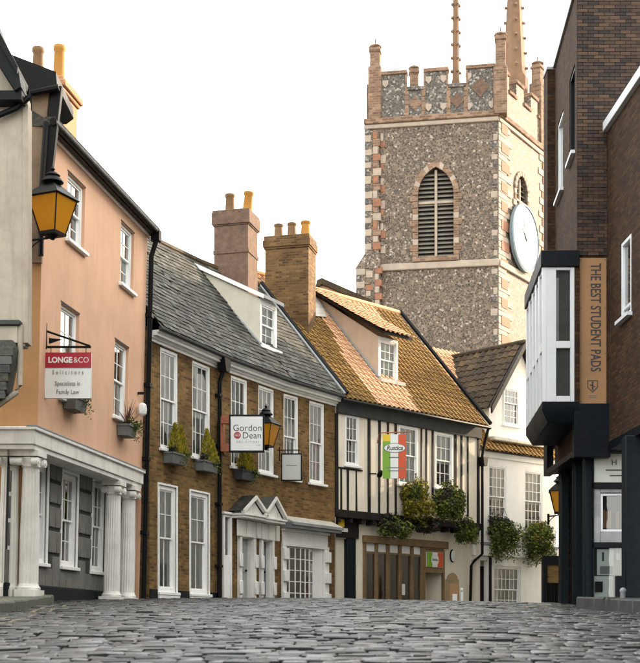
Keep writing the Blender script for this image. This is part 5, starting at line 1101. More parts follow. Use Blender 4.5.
MB().poly([TF.w(0, 0, zc0+.02), TF.w(LF, 0, zc0+.02), Vector((bkB.x, bkB.y, zc0+.02)), Vector((bkA.x, bkA.y, zc0+.02))]).build('roof', K['lead'], tw, None)
def pointed(x0, x1, zs_, za_, n=9):
    xm = (x0+x1)/2; h = za_-zs_; w_ = (x1-x0)/2; r_ = (h*h+w_*w_)/(2*w_)
    cx_ = x0+r_; a1 = math.atan2(h, xm-cx_); left = [(cx_+r_*math.cos(math.pi+(a1-math.pi)*k/n), zs_+r_*math.sin(math.pi+(a1-math.pi)*k/n)) for k in range(n+1)]
    return left + [(2*xm-x, z) for x, z in left[-2::-1]]
def arched(fr, parent, x0, x1, z0, zs_, za_, ow, stone, flintm, hole_top, slats, prefix):
    inn_ = pointed(x0, x1, zs_, za_); sc = lambda d: pointed(x0-d, x1+d, zs_, za_+d*1.15)
    out = sc(ow)
    # spandrels between the arch and the square opening
    left = [p for p in inn_[:10]]; right = [p for p in inn_[9:]]
    MB().prism([(x0, zs_)] + left[1:] + [(left[-1][0], hole_top), (x0, hole_top)], -.0, .3).build('spandrel', flintm, parent, fr.M)
    MB().prism(right + [(x1, hole_top), (right[0][0], hole_top)], -.0, .3).build('spandrel', flintm, parent, fr.M)
    n = len(inn_)
    for k in range(n-1):
        a, b_, c, d = inn_[k], inn_[k+1], out[k+1], out[k]
        g_ = .03; MB().add([(p[0], -.09, p[1]) for p in (a, b_, c, d)] + [(p[0], .25, p[1]) for p in (a, b_, c, d)], [(0,1,2,3), (0,4,5,1), (3,2,6,7), (0,3,7,4), (1,5,6,2)]).build('voussoir', stone[k % len(stone)], parent, fr.M)
    zz = z0; k = 0
    while zz < zs_-.05:
        h = min(.42, zs_-zz)
        for e0, e1 in ((x0-ow-(.20 if k % 4 == 1 else 0), x0), (x1, x1+ow+(.20 if k % 4 == 1 else 0))): part('jamb_stone', stone[(k) % len(stone)], parent, fr.M, (e0, e1, -.07, .25, zz+.008, zz+h-.008), bevel=.02)
        zz += h; k += 1
    part('sill', stone[0], parent, fr.M, (x0-ow, x1+ow, -.22, .4, z0-.32, z0), bevel=.05)
    xm = (x0+x1)/2
    part('mullion', K['palestone'], parent, fr.M, (xm-.09, xm+.09, .10, .38, z0, za_-.15), bevel=.03)
    if slats > 8: part('transom', K['palestone'], parent, fr.M, (x0, x1, .12, .36, z0+(za_-z0)*.60, z0+(za_-z0)*.60+.17), bevel=.03)
    nsl = slats
    for k in range(nsl):
        zz = z0+.05+(za_-z0-.3)*k/nsl; t_ = max(0, (zz-zs_)/(za_-zs_)); hw = (x1-x0)/2*math.sqrt(max(0.0, 1-t_**1.6))
        if hw < .3: continue
        for s0, s1 in ((xm-hw, xm-.10), (xm+.10, xm+hw)):
            MB().add([(s0, .16, zz), (s1, .16, zz), (s1, .42, zz+.20), (s0, .42, zz+.20), (s0, .16, zz+.05), (s1, .16, zz+.05), (s1, .42, zz+.25), (s0, .42, zz+.25)], [(0,3,2,1), (4,5,6,7), (0,1,5,4), (2,3,7,6)]).build('louvre_slat', K['louvre'], parent, fr.M)
    part('dark_backing', K['room'], parent, fr.M, (x0-.1, x1+.1, .5, .55, z0, za_+.2))
bw = link('belfry_window', None, tw, TF.M); arched(TF, bw, ox0, ox1, oz0, ozs, oza, .36, (K['orangestone'], K['orangestone'], K['palestone'], K['orangestone']), K['flint'], oza+.15, 20, 'front')
# right-hand window: a shallow recess
sx0, sx1 = TR.uv(516, 200)[0], TR.uv(527, 200)[0]; 
swn = link('side_window', None, tw, TR.M)
arched(TR, swn, sx0, sx1, TR.uv(521, 240)[1], TR.uv(521, 192)[1], TR.uv(521, 176)[1], .30, (K['orangestone'], K['palestone']), K['flint'], TR.uv(521, 176)[1]+.1, 12, 'side')

# clock
cu, cz = TR.uv(525.5, 238.5, -.35); rc = 2.32; Mc = TR.M @ Matrix.Translation((cu, -.10, cz)) @ Matrix.Rotation(R(90), 4, 'X')
cl = thing('tower_clock', 'large round white clock on the sunlit side of the church tower', 'clock', Mc @ Vector((0, 0, 0)))
MB().lathe([(rc*.94, 0), (rc, .08), (rc, .30), (rc*.93, .36), (rc*.92, .30)], n=56).build('rim', K['clockrim'], cl, Mc); MB().lathe([(rc*.93, .2), (rc*.93, .29)], n=56).build('dial', K['clockface'], cl, Mc)
for k in range(12): part('hour_mark', K['ink'], cl, Mc @ Matrix.Rotation(k*math.pi/6, 4, 'Z'), (-.07, .07, rc*.70, rc*.86, .292, .30))
part('hour_hand', K['ink'], cl, Mc @ Matrix.Rotation(R(16), 4, 'Z'), (-.09, .09, -.2, rc*.52, .31, .33)); part('minute_hand', K['ink'], cl, Mc @ Matrix.Rotation(R(38), 4, 'Z'), (-.07, .07, -.25, rc*.34, .34, .36))
# string courses and battlements
def band(fr, u0, u1, z0, z1, d, mat, name): return part(name, mat, tw, fr.M, (u0, u1, -d, .05, z0, z1), bevel=.05)
band(TF, -.2, LF+.05, zc0, zc0+(zc1-zc0)*.45, .12, K['palestone'], 'string_course'); band(TF, -.2, LF+.10, zc0+(zc1-zc0)*.45, zc1, .22, K['orangestone'], 'cornice')
band(TR, 0.05, LR, zc0, zc0+(zc1-zc0)*.45, .12, K['palestone'], 'string_course'); band(TR, .05, LR, zc0+(zc1-zc0)*.45, zc1, .22, K['orangestone'], 'cornice')
band(TF, -.1, LF+.05, zs0, zs1, .16, K['palestone'], 'string_course'); band(TR, .05, LR, zs0, zs1, .16, K['palestone'], 'string_course')
def merlon(fr, u0, u1, top, mat, cap):
    part('battlement', mat, tw, fr.M, (u0, u1, -.02, .45, zc1, top-.28)); part('coping', cap, tw, fr.M, (u0-.05, u1+.05, -.12, .55, top-.28, top), bevel=.05)
fx = [380, 407, 423.5, 448.5, 466, 495]; tops = [zm, zcr, zm, zcr, zm]
for k in range(5):
    a, b_ = TF.u(fx[k]), TF.u(fx[k+1]); merlon(TF, a+.03, b_-.03, tops[k]+(0 if k % 2 else .02), K['flintdark'], K['orangestone'] if k % 2 == 0 else K['flintdark'])
    for e in ((a, a+.13), (b_-.13, b_)): part('pilaster_strip', K['orangestone'], tw, TF.M, (e[0], e[1], -.07, -.021, zc1, tops[k]-.3))
    xm = (a+b_)/2; zm_ = (zc1+tops[k]-.3)/2
    if k in (1, 3, 4):
        d_ = .5 if k != 4 else .68; MB().prism([(xm, zm_-d_), (xm+d_, zm_), (xm, zm_+d_), (xm-d_, zm_)] if k != 4 else [(xm, zm_+.2-d_), (xm+d_*.9, zm_+.2), (xm, zm_+.2+d_), (xm-d_*.9, zm_+.2)], -.06, -.022).build('diamond_panel', K['pebbledash'] if k > 1 else K['orangestone'], tw, TF.M)
    if k in (0, 2, 4):
        for sx, sz in (((-.5, .95), (.5, .95), (-.5, -.9), (.5, -.9)) if k == 2 else ((-.55, .9),) if k == 0 else ((-.75, -1.0), (.75, -1.0), (-.8, 1.0))):
            MB().prism([(xm+sx-.2, zm_+sz+.22), (xm+sx-.2, zm_+sz-.05), (xm+sx, zm_+sz-.27), (xm+sx+.2, zm_+sz-.05), (xm+sx+.2, zm_+sz+.22)], -.06, -.022).build('shield', K['palestone'], tw, TF.M)
for k in range(6):
    a, b_ = .5+k*1.25, .5+(k+1)*1.25; merlon(TR, a, b_, zm if k % 2 == 0 else zcr, K['flint'], K['orangestone'])
# corner posts and pinnacles
def post(fr, u, y, z0, z1, z2, w_, mat):
    o = part('corner_post', mat, tw, fr.M, (u-w_*.62, u+w_*.62, y-w_*.62, y+w_*.62, z0, z1), bevel=.05)
    m_ = MB(); m_.box(u-w_*.46, u+w_*.46, y-w_*.46, y+w_*.46, z1, z2-.25); m_.box(u-w_*.55, u+w_*.55, y-w_*.55, y+w_*.55, z2-.6, z2-.4); m_.lathe([(w_*.6, z2-.25), (w_*.66, z2-.15), (w_*.35, z2-.02), (w_*.1, z2+.05)], (u, y, 0), 8); m_.build('pinnacle', mat, o, fr.M, .04)
    MB().tube([(u, y, z2), (u, y, z2+.35)], .04, 6).build('finial', K['black'], o, fr.M)
post(TF, TF.u(374.8), .25, zc1-.2, TF.z(375, 66.5), TF.z(375, 43), .72, K['orangestone'])
post(TF, TF.u(500.5), .15, zc1-.3, TF.z(500, 66), TF.z(500, 31.5), .72, K['orangestone'])
post(TR, TR.u(537.5, .3), .3, zc1-.2, TR.z(537, 84, .3), TR.z(537, 61, .3), .75, K['orangestone'])
FX = front(14.0); post(FX, FX.uv(414, 0)[0], 0, zc1, FX.uv(0, 100)[1], FX.uv(0, 66)[1], .66, K['orangestone'])
def spirelet(s, x, wb, yb, wt, yt, nm, n=8, crock=7, rot=R(22.5)):
    fr = front(s); a = fr.uv(x, yb); z1 = fr.uv(x, yt)[1]; rb, rt = wb/s/2, wt/s/2
    sp_ = MB().lathe([(rb*1.15, a[1]-3), (rb*1.15, a[1]-.2), (rb, a[1]), (rt, z1)], (a[0], 0, 0), n, rot).build(nm, K['spire'], tw, fr.M)
    m_ = MB()
    for e in range(n if n == 4 else 4):
        for k in range(crock):
            t_ = (k+.5)/crock; r_ = rb+(rt-rb)*t_; th_ = rot+e*2*math.pi/(4)+.0; z_ = a[1]+(z1-a[1])*t_
            m_.lathe([(.02, -.12), (.11, -.02), (.07, .10), (.01, .14)], (a[0]+(r_+.07)*math.cos(th_), (r_+.07)*math.sin(th_), z_), 6)
    m_.build('crockets', K['orangestone'], sp_, fr.M)['kind'] = 'stuff'
spirelet(14.6, 455.8, 7.5, 79, 4.6, -55, 'spirelet', 8, 10)
spirelet(13.9, 514.5, 24, 76, 1.5, -105, 'spirelet', 6, 12, R(0))
# quoins: alternating pale stone and red brick
def quoins(fr, xa, z0, z1, w_, y, mats, h=.46, seed=3, flip=False, off=0.0):
    qq = random.Random(seed); zz = z0; k = 0; u = xa
    while zz < z1-.2:
        hh = h*qq.uniform(.85, 1.2); ww = w_*(1.0 if k % 2 == 0 else .62)*qq.uniform(.9, 1.1)
        part('quoin', mats[k % len(mats)], tw, fr.M, (u, u+ww, y, .02, zz+.01, zz+hh-.01) if not flip else (u-ww, u, y, .02, zz+.01, zz+hh-.01), bevel=.02); zz += hh; k += 1
quoins(TF, LF-.035, 14, zc0, .42, -.03, (K['flintdark'], K['palestone'], K['flint']), .42, 4, True)
quoins(TR, .04, 14, zc0, 2.0, -.05, (K['palestone'],), .42, 5); 
qq = random.Random(8); zz = 14.2
while zz < zc0-.6:
    part('brick_panel', K['redbrick'], tw, TR.M, (.45, .45+qq.choice((1.2, 1.0, 1.35)), -.085, -.051, zz, zz+.68), bevel=.02); zz += 1.30*qq.uniform(.92, 1.1)
quoins(TR, TR.u(547), 16, zc0, 1.5, -.05, (K['palestone'], K['redbrick']), .5, 6, True)
# left buttress with its weathered set-off
bx0, bx1 = TF.u(365.5), TF.u(381); lo = TF.u(357.5); zso, zsi = TF.z(360, 270.5), TF.z(365, 256)
m_ = MB(); m_.box(bx0, bx0+.95, -.28, 1.4, zsi, zc0-.15); m_.box(lo, bx0+1.05, -.45, 1.8, 0, zso); m_.add([(lo-.08, -.5, zso), (bx0+1.1, -.5, zso), (bx0+1.1, 1.8, zso), (lo-.08, 1.8, zso), (bx0, -.28, zsi+.1), (bx0+1.0, -.28, zsi+.1), (bx0+1.0, 1.4, zsi+.1), (bx0, 1.4, zsi+.1)], [(0,3,2,1), (0,1,5,4), (1,2,6,5), (2,3,7,6), (3,0,4,7), (4,5,6,7)]); m_.build('buttress', K['flint'], tw, TF.M)
quoins(TF, bx0-.02, zsi+.3, zc0-.2, .48, -.32, (K['palestone'], K['flintdark']), .46, 7)
quoins(TF, bx0+.55, zsi+.3, zc0-.2, .52, -.315, (K['redbrick'], K['palestone'], K['orangestone']), .50, 9); quoins(TF, bx0+1.02, zsi+.1, zc0-.2, .34, -.05, (K['palestone'], K['flint'], K['redbrick']), .48, 10)
quoins(TF, lo-.03, 16, zso-.02, .55, -.49, (K['palestone'], K['flintdark']), .44, 11); quoins(TF, lo+.65, 16, zso-.05, .50, -.485, (K['palestone'], K['redbrick'], K['flint']), .44, 12); quoins(TF, lo+1.25, 16, zso-.05, .45, -.482, (K['redbrick'], K['palestone']), .44, 13)

# ------------------------------------------------------------ tall brown brick block on the right
SB = 47.7; FK = front(SB); yK = FPX/SB
bx = FK.uv(577, 0)[0]; far = pxs(555, 41.8); zTop = 13.44; zBr = 3.86; SX = FK.uv(607.5, 0)[0]
tb = thing('brick_block', 'tall dark brown brick block with white bay window and navy shopfront', 'building', (bx+2, yK+2, .3))
part('front_core', K['darkbrick'], tb, FK.M, (bx+.012, 9.5, .012, .2, zBr, zTop))
FSd = Frame(far, (bx, yK)); Ls = FSd.L      # street side, seen from the road: runs from the far end to the near corner
hs = [(FSd.u(557.5), FSd.u(563.2), FSd.z(560, 196), FSd.z(560, 118)), (FSd.u(569.5), FSd.u(574.8), FSd.z(572, 158), FSd.z(572, 72))]
wall(MB(), 0, Ls, zBr, zTop, hs, .12).build('side_wall', K['darkbrick'], tb, FSd.M)
for k, h in enumerate(hs):
    wn = ring(MB(), h[0], h[1], h[2], h[3], .07, .02, .12).build('window', K['whitemetal'] if k == 0 else K['navy'], tb, FSd.M)
    MB().quad((h[0]+.05, .07, h[2]+.05), (h[1]-.05, .07, h[2]+.05), (h[1]-.05, .07, h[3]-.05), (h[0]+.05, .07, h[3]-.05)).build('pane', K['glass'], wn, FSd.M)
    part('sill', K['whitemetal'], wn, FSd.M, (h[0]-.05, h[1]+.05, -.09, .05, h[2]-.07, h[2])); part('room_recess', K['room'], wn, FSd.M, (h[0], h[1], .2, .22, h[2], h[3]))
part('parapet', K['lead'], tb, FSd.M, (-.02, Ls+.02, -.05, .3, zTop, zTop+.08))
part('rear_core', K['darkbrick'], tb, None, (far[0]+.1, 9.5, far[1]-.1, far[1]+.1, 0, zTop))
part('flat_roof', K['lead'], tb, None, (bx+.4, 9.5, yK+.1, far[1], zTop-.3, zTop-.2))
# bricks of the face towards the street, laid one by one
bw_, bh_ = .215, .065; qq = random.Random(2); protos = []
def brick_mesh(w_):
    j = lambda: qq.uniform(-.003, .003)
    return MB().box(.005+j(), w_-.005+j(), -.012+j(), .03, .004, bh_+.006+j())
bm = {}; cnt = 0; restb = MB(); nrow = int((zTop-7.85)/.075)
m1, t1, b1 = newmat('dark_brown_brick_unit'); oi = t1.nodes.new('ShaderNodeObjectInfo'); gg = t1.nodes.new('ShaderNodeNewGeometry')
rv = mth(t1, 'FRACT', mth(t1, 'ADD', gg.outputs['Random Per Island'], oi.outputs['Random'])); rp = ramp(t1, [(0, (0.014, 0.009, 0.008)), (.3, (0.034, 0.019, 0.012)), (.7, (0.060, 0.032, 0.018)), (1, (0.10, 0.052, 0.028))]); t1.links.new(rv, rp.inputs[0])
t1.links.new(mixc(t1, mth(t1, 'MULTIPLY', noi(t1, gg.outputs['Position'], 30, 4), .5), rp.outputs[0], (0.015, 0.011, 0.009)), b1.inputs['Base Color']); b1.inputs['Roughness'].default_value = .85; bump(t1, b1, noi(t1, gg.outputs['Position'], 60, 3), .4, .006)
for r in range(nrow, -1, -1):
    z = 7.85+r*.075; x = bx-(.11 if r % 2 else 0)
    xe = SX-.01 if z < 10.3 else 6.85
    while x < xe-.03:
        x0, x1_ = max(x, bx), min(x+.225, xe); w_ = round(x1_-x0, 3)
        if w_ > .04:
            if cnt < 300:
                if w_ not in bm: bm[w_] = brick_mesh(w_).mesh('brick', m1, False)
                link('brick', bm[w_], tb, FK.M @ Matrix.Translation((x0, 0, z)))
            else: restb.add(brick_mesh(w_).v, brick_mesh(w_).f, Matrix.Translation((x0, 0, z)))
            cnt += 1
        x += .225
if restb.v: tag(restb.build('brick_field', m1, tb, FK.M), kind='stuff')
# narrow pier at the far end
px0 = FK.uv(0, 0)[0]; FPi = front(41.75); part('pier', K['darkbrick'], tb, FPi.M, (FPi.uv(547.3, 0)[0], far[0]+.1, -.02, .5, 4.4, FPi.uv(0, 70)[1])); part('pier_cap', K['lead'], tb, FPi.M, (FPi.uv(546.5, 0)[0], far[0]+.1, -.05, .5, FPi.uv(0, 70)[1], FPi.uv(0, 67)[1]))
part('pier_base', K['navy'], tb, FPi.M, (FPi.uv(546.5, 0)[0], FPi.uv(553, 0)[0], -.05, .4, FPi.uv(0, 474.5)[1], 4.4))
# bay window
yb0, yb1 = FPX/47.95, FPX/42.4; xb0, xb1 = (543-CX)/47.95, (526.8-CX)/42.4
zF1, zF0, zB1, zB0 = 7.91, 7.57, 4.76, 4.33
bay = link('bay_window', None, tb, Matrix.Translation((xb0, yb0, zB0)))
def slab(z0, z1, o, mat, nm): 
    d = o; m_ = MB(); q4 = [(xb0-d, yb0-d), (bx+.02, yb0-d), (far[0]+.0, yb1+d), (xb1-d, yb1+d)]
    m_.add([(*p, z0) for p in q4]+[(*p, z1) for p in q4], [(0,3,2,1), (4,5,6,7), (0,1,5,4), (1,2,6,5), (2,3,7,6), (3,0,4,7)]); return m_.build(nm, mat, bay, None, .01)
slab(zF0, zF1, .05, K['navy'], 'roof_fascia'); 
m_ = MB(); d = .02; t4 = [(xb0-d, yb0-d), (bx+.02, yb0-d), (far[0], yb1+d), (xb1-d, yb1+d)]; b4 = [(xb0+.12, yb0+.10), (bx+.02, yb0+.10), (far[0], yb1-.1), (xb1+.12, yb1-.1)]
m_.add([(*p, zB0) for p in b4]+[(*p, zB1-.18) for p in t4]+[(*p, zB1) for p in t4], [(0,3,2,1), (8,9,10,11), (0,1,5,4), (1,2,6,5), (2,3,7,6), (3,0,4,7), (4,5,9,8), (5,6,10,9), (6,7,11,10), (7,4,8,11)]); m_.build('base', K['navy'], bay, None, .01)
FBf = Frame((xb0, yb0), (bx, yb0)); wf = FBf.L; zt0_, zt1_ = FBf.z(556, 348), FBf.z(556, 341)
gl0 = FBf.u(556.3)
fm = MB(); fm.box(0, gl0, -.0, .08, zB1, zF0); fm.box(FBf.u(570.5), FBf.u(574.5), 0, .08, zB1, zF0); fm.box(gl0, FBf.u(570.5), 0, .08, zB1, zB1+.12); fm.box(gl0, FBf.u(570.5), 0, .08, zF0-.06, zF0); fm.box(gl0, FBf.u(570.5), 0, .08, zt0_, zt1_); fm.build('front_frame', K['whitemetal'], bay, FBf.M, .006)
part('brick_return', K['darkbrick'], bay, FBf.M, (FBf.u(574.6), wf+.03, .0, .1, zB1, zF0))
for a, b_ in ((zB1+.12, zt0_), (zt1_, zF0-.06)): MB().quad((gl0, .05, a), (FBf.u(570.5), .05, a), (FBf.u(570.5), .05, b_), (gl0, .05, b_)).build('pane', K['glass'], bay, FBf.M)
FBs = Frame((xb1, yb1), (xb0, yb0)); ws = FBs.L; nb = 5
for k in range(nb+1):
    u = ws*k/nb; part('mullion', K['whitemetal'], bay, FBs.M, (max(0, u-.07), min(ws, u+.07), -.02, .07, zB1, zF0), bevel=.006)
for k in range(nb):
    a, b_ = ws*k/nb+.07, ws*(k+1)/nb-.07
    part('transom', K['whitemetal'], bay, FBs.M, (a, b_, 0, .06, zt0_, zt1_), (a, b_, 0, .06, zB1, zB1+.10), (a, b_, 0, .06, zF0-.06, zF0))
    for z0_, z1_ in ((zB1+.10, zt0_), (zt1_, zF0-.06)): MB().quad((a, .03, z0_), (b_, .03, z0_), (b_, .03, z1_), (a, .03, z1_)).build('pane', K['glass'], bay, FBs.M)
part('interior_wall', K['room'], bay, None, (bx+.25, bx+.3, yb0+.2, yb1, zB1, zF0)); part('net_curtain', K['curtain'], bay, FBf.M, (gl0-.05, gl0+.07, .10, .11, zB1+1.3, zF0-.2)); part('blind', K['greyblock'], bay, FBf.M, (gl0-.05, FBf.u(571), .13, .14, zB1, zF0))  # the blind is a mid-grey panel added to lighten the front pane
# navy band under the sign and the lower storey
part('navy_band', K['navy'], tb, FK.M, (FK.uv(573, 0)[0], FK.uv(609, 0)[0], -.16, .1, 3.60, 4.72), bevel=.012)
part('soffit', K['navy'], tb, None, (5.42, 9.5, yK-.1, far[1]+.0, zBr-.14, zBr-.02))
gfx = lambda x, s: (x-CX)/s
for x0, x1_, s in ((561.5, 568.8, 42.4), (575, 583, 45.4), (585, 593, 47.3)):
    fr = front(s); part('shop_pillar', K['navyplinth'], tb, fr.M, (fr.uv(x0, 0)[0], fr.uv(x1_, 0)[0], 0, .3, .2, zBr-.14), bevel=.015)
sdm = MB(); A_ = pxs(571, 42.6); B_ = pxs(592, 47.0); sdm.quad((A_[0], A_[1], .2), (B_[0], B_[1], .2), (B_[0], B_[1], zBr-.14), (A_[0], A_[1], zBr-.14)); sdm.build('side_shop_wall', K['navy'], tb, None)
part('back_shop_wall', K['navy'], tb, None, (5.6, 9.5, yK+1.5, yK+1.6, .1, zBr-.1))
FZ = front(47.4); Z = lambda x, y: FZ.uv(x, y)
sfr = part('shopfront_frame', K['navy'], tb, FZ.M, (Z(592.5, 0)[0], Z(642, 0)[0], -.02, .1, Z(0, 488.5)[1], Z(0, 482.5)[1]), (Z(592.5, 0)[0], Z(642, 0)[0], -.02, .1, Z(0, 548)[1], Z(0, 542.5)[1]), (Z(592.5, 0)[0], Z(594, 0)[0], -.02, .1, .3, zBr-.14), bevel=.006)
part('sign_board', K['signgrey'], tb, FZ.M, (Z(594, 0)[0], Z(640, 0)[0], .03, .07, Z(0, 482.5)[1], zBr-.14))
text('H', K['ink'], tb, T(FZ, 614.5, 462.5, .024), .17); 
for yy, x0, x1_ in ((470, 606, 625), (475.5, 610, 622)): part('print_line', K['ink'], tb, FZ.M, (Z(x0, 0)[0], Z(x1_, 0)[0], .024, .0295, Z(0, yy+.6)[1], Z(0, yy-.6)[1]))
# shop window with its inner display frames
dwn = link('display_window', None, tb, FZ.M)
part('inner_frame', K['lead'], dwn, FZ.M, (Z(594, 0)[0], Z(601, 0)[0], .05, .30, Z(0, 542.5)[1], Z(0, 488.5)[1]), (Z(601, 0)[0], Z(642, 0)[0], .05, .30, Z(0, 542.5)[1], Z(0, 532)[1]), (Z(601, 0)[0], Z(642, 0)[0], .05, .30, Z(0, 492.5)[1], Z(0, 488.5)[1]), bevel=.01)
ring(MB(), Z(601.5, 0)[0], Z(642, 0)[0], Z(0, 531.5)[1], Z(0, 493)[1], .05, .1, .2).build('sash_frame', K['whitemetal'], dwn, FZ.M, .006)
MB().quad((Z(603, 0)[0], .14, Z(0, 530)[1]), (Z(642, 0)[0], .14, Z(0, 530)[1]), (Z(642, 0)[0], .14, Z(0, 494)[1]), (Z(603, 0)[0], .14, Z(0, 494)[1])).build('pane', K['glass'], dwn, FZ.M)
part('display_backing', K['room'], dwn, FZ.M, (Z(594, 0)[0], Z(642, 0)[0], .7, .72, Z(0, 545)[1], Z(0, 486)[1]))
qp = random.Random(5)
for k, x in enumerate((605.5, 609, 612.2, 615.5, 620.5)): part('display_panel', K['plywood'] if k != 3 else K['navy'], dwn, FZ.M, (Z(x, 0)[0], Z(x+2.8, 0)[0], .3+.03*k, .33+.03*k, Z(0, 527)[1], Z(0, 503+qp.uniform(0, 9))[1]))
lo_ = link('lower_window', None, tb, FZ.M)
MB().quad((Z(594, 0)[0], .05, .3), (Z(642, 0)[0], .05, .3), (Z(642, 0)[0], .05, Z(0, 548)[1]), (Z(594, 0)[0], .05, Z(0, 548)[1])).build('pane', K['glass'], lo_, FZ.M)
part('poster', K['signwhite'], lo_, FZ.M, (Z(598, 0)[0], Z(615, 0)[0], .10, .11, Z(0, 575)[1], Z(0, 549)[1]), bevel=.002); part('poster', K['signgrey'], lo_, FZ.M, (Z(615.5, 0)[0], Z(625, 0)[0], .12, .13, Z(0, 575)[1], Z(0, 549)[1])); part('poster', K['signwhite'], lo_, FZ.M, (Z(594.5, 0)[0], Z(615, 0)[0], .14, .15, .35, Z(0, 576)[1])); part('dark_cabinet', K['navy'], lo_, FZ.M, (Z(596, 0)[0], Z(603.5, 0)[0], .07, .1, Z(0, 592)[1], Z(0, 581.5)[1]))
for x0, x1_, y0_, y1_, mt in ((603, 605, 552, 561, 'ink'), (601, 614, 566, 574, 'lead'), (617, 621, 553, 560, 'signwhite')): part('poster_picture', K[mt], lo_, FZ.M, (Z(x0, 0)[0], Z(x1_, 0)[0], .09, .096, Z(0, y1_)[1], Z(0, y0_)[1]))
part('stall_riser', K['navy'], tb, FZ.M, (Z(616, 0)[0], Z(642, 0)[0], .0, .06, .2, Z(0, 576)[1])); part('backing', K['room'], lo_, FZ.M, (Z(594, 0)[0], Z(642, 0)[0], .6, .62, .2, Z(0, 548)[1]))
# plywood banner
ps = thing('letting_sign', 'tall plywood banner reading THE BEST STUDENT PADS on the brown brick block', 'sign', FK.w(FK.uv(592, 0)[0], -.05, FK.uv(0, 404)[1]))
sa, sb_ = FK.uv(578.8, 0)[0], FK.uv(606, 0)[0]; za_, zb_ = FK.uv(0, 404)[1], FK.uv(0, 258.5)[1]
part('board', K['plywood'], ps, FK.M, (sa, sb_, -.05, -.028, za_, zb_), bevel=.003)
for x in (sa+.03, sb_-.03):
    for z in (za_+.04, za_+1.05, za_+2.0, zb_-.04): MB().lathe([(.010, 0), (.012, .004)], n=8, M=FK.M @ Matrix.Translation((x, -.05, z)) @ Matrix.Rotation(R(90), 4, 'X')).build('screw', K['ink'], ps, None)
Mv = FK.M @ Matrix.Translation((FK.uv(594.6, 0)[0], -.054, (FK.uv(0, 264)[1]+FK.uv(0, 372)[1])/2)) @ Matrix.Rotation(R(90), 4, 'Y')
tt = text('THE BEST STUDENT PADS', K['ink'], ps, Mv, .31, .655, bold=.004, fit=2.26)
wdt = tt.dimensions.x; 
Ms_ = FK.M @ Matrix.Translation((FK.uv(592, 0)[0], -.054, FK.uv(0, 386)[1]))
sh = [(-.11, .11), (.11, .11), (.11, -.04), (0, -.15), (-.11, -.04)]; si = [(x*.84, z*.84) for x, z in sh]
m_ = MB(); n = 5
m_.add([(x, 0, z) for x, z in sh]+[(x, 0, z) for x, z in si], [(k, (k+1) % n, n+(k+1) % n, n+k) for k in range(n)]); m_.box(-.015, .015, -.002, .0, -.1, .09); m_.box(-.06, .0, -.002, .0, .0, .02); m_.box(.015, .06, -.002, .0, -.03, -.01); m_.build('shield_emblem', K['ink'], ps, Ms_)
for k in range(2): part('print_line', K['inkgrey'], ps, Ms_, (-.08, .08, -.002, .001, -.22-.035*k, -.208-.035*k))

# ------------------------------------------------------------ lower brick wing nearest on the right
lb0 = pxs(607.6, 47.75); lb1_ = pxs(700, 60.9); lb1 = (lb0[0]+(lb1_[0]-lb0[0])*5.6, lb0[1]+(lb1_[1]-lb0[1])*5.6); FL = Frame(lb0, lb1); zCo = FL.z(609, 129.5)  # wing lengthened out of view towards the camera to keep sun off the road
lb = thing('brick_wing', 'lower dark brick wing with white coping and one white window at the right edge', 'building', FL.w(1, 1, .4))
hw = (FL.u(621.3), FL.u(631.3), FL.z(621.3, 321), FL.z(621.3, 244))
wall(MB(), 0, FL.L, zBr+.06, zCo, [hw], .10).build('wall', K['darkbrick'], lb, FL.M)
wn = ring(MB(), hw[0], hw[1], hw[2], hw[3], .075, .0, .1).build('window', K['whitemetal'], lb, FL.M, .006); part('mullion', K['whitemetal'], wn, FL.M, (hw[0]+.075, hw[1]-.075, .02, .08, hw[2]+(hw[3]-hw[2])*.12, hw[2]+(hw[3]-hw[2])*.12+.05))
MB().quad((hw[0]+.06, .06, hw[2]+.06), (hw[1]-.06, .06, hw[2]+.06), (hw[1]-.06, .06, hw[3]-.06), (hw[0]+.06, .06, hw[3]-.06)).build('pane', K['glass'], wn, FL.M); part('sill', K['whitemetal'], wn, FL.M, (hw[0]-.1, hw[1]+.08, -.11, .02, hw[2]-.07, hw[2]-.001)); part('room_recess', K['room'], wn, FL.M, (hw[0], hw[1], .3, .32, hw[2], hw[3]))
part('coping', K['whitemetal'], lb, FL.M, (-.02, FL.L, -.10, .4, zCo, zCo+.20), bevel=.01); part('roof', K['lead'], lb, FL.M, (0, FL.L, .3, 4, zCo-.1, zCo))
part('soffit', K['navy'], lb, FL.M, (0, FL.L, -.02, .6, zBr-.12, zBr+.055))
fr = front(51.8); part('shop_pillar', K['navyplinth'], lb, fr.M, (fr.uv(625.5, 0)[0], fr.uv(660, 0)[0], 0, .35, .1, zBr-.1), bevel=.02)
wall(MB(), FL.u(646), FL.L, -.1, zBr-.1, [], y=.25).build('ground_floor_wall', K['navy'], lb, FL.M)
part('end_wall', K['darkbrick'], lb, FL.M, (FL.L-.05, FL.L, .0, 4, -.2, zCo))
bo = thing('bollard', 'short grey metal post standing on the right pavement', 'bollard', P(623, 598, 55)); 
MB().lathe([(.075, -.1), (.075, .20), (.09, .22), (.09, .25), (.06, .30), (.02, .32)], n=14).build('post', K['lead'], bo, Matrix.Translation(P(623, 600, 55)) @ Matrix.Diagonal((.7, .7, .7, 1)))

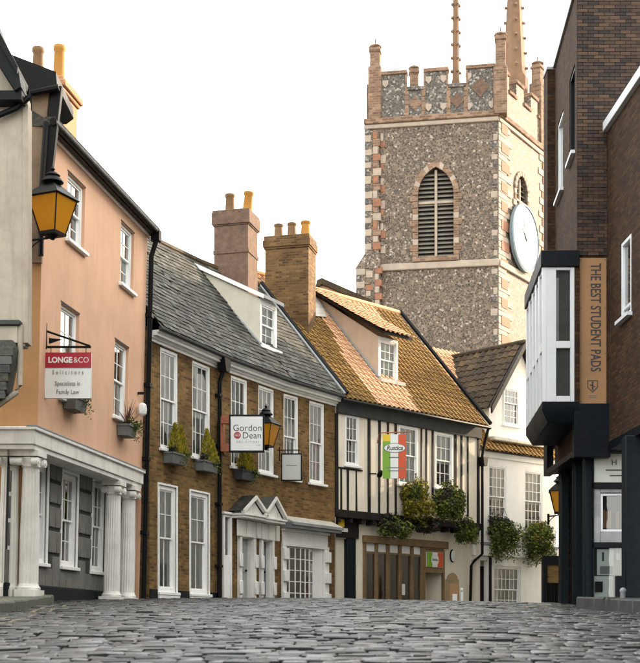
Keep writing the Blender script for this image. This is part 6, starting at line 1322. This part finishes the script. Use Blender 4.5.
# ------------------------------------------------------------ beyond the right block
lantern(P(560.5, 512.5, 33.5), 'amber street lantern half hidden behind the navy pillar on the right', .62, R(-10), (-.30, .35, 0))
rw = thing('shade_caster_row', 'added tall pale building, unseen behind the bay-windowed block, shading the street', 'building', (7.5, 36, .6))  # added out of view to block the sun and bounce light into the street
RA, RB_ = (6.25, 33.0), (8.5, 45.6); FRo = Frame(RB_, RA); zRo = 15.2
wall(MB(), 0, FRo.L, -.2, zRo, [], .1).build('wall', K['whitewall'], rw, FRo.M); part('body', K['whitewall'], rw, FRo.M, (.02, FRo.L-.02, .1, 6, -.2, zRo-.2))
for k in range(4):
    for zz in (4.4, 7.4, 10.4):
        u = 1.2+k*2.6; wn = ring(MB(), u, u+1.0, zz, zz+1.7, .08, -.03, .08).build('window', K['whitemetal'], rw, FRo.M); part('pane', K['glass'], wn, FRo.M, (u+.08, u+.92, .0, .01, zz+.08, zz+1.62))
part('shop_base', K['cream'], rw, FRo.M, (.0, FRo.L, -.12, .0, -.2, 3.3))
FC_ = Frame((13.6, 60), (10.3, 47.2)); cb2 = thing('shade_caster_low', 'added low cream building, unseen beyond the tall brown brick block, shading the white house', 'building', (12, 52, .8))  # added out of view to keep direct sun off the white house front
wall(MB(), 0, FC_.L, -.2, 7.2, [], .1).build('wall', K['cream'], cb2, FC_.M); part('body', K['cream'], cb2, FC_.M, (.02, FC_.L-.02, .1, 6, -.2, 7.1))
gw = thing('yard_wall', 'low brick wall and dark gate seen between the white house and navy pillar', 'wall', P(553, 600, 33.0)); FY = front(33.0); Yx = lambda x: FY.uv(x, 0)[0]; Yz = lambda y: FY.uv(0, y)[1]
part('brick_panel', K['brick'], gw, FY.M, (Yx(546.5), Yx(575), .0, .25, Yz(583), Yz(565))); part('beam', K['navy'], gw, FY.M, (Yx(543), Yx(575), -.06, .3, Yz(565), Yz(556))); part('gate_post', K['navy'], gw, FY.M, (Yx(543), Yx(547), -.06, .3, .5, Yz(565)))
for x in (548, 551, 554, 557, 560): part('gate_bar', K['black'], gw, FY.M, (Yx(x), Yx(x+1.4), .05, .12, .5, Yz(583)))
part('gate_backing', K['room'], gw, FY.M, (Yx(546), Yx(575), .5, .55, .3, Yz(556)))
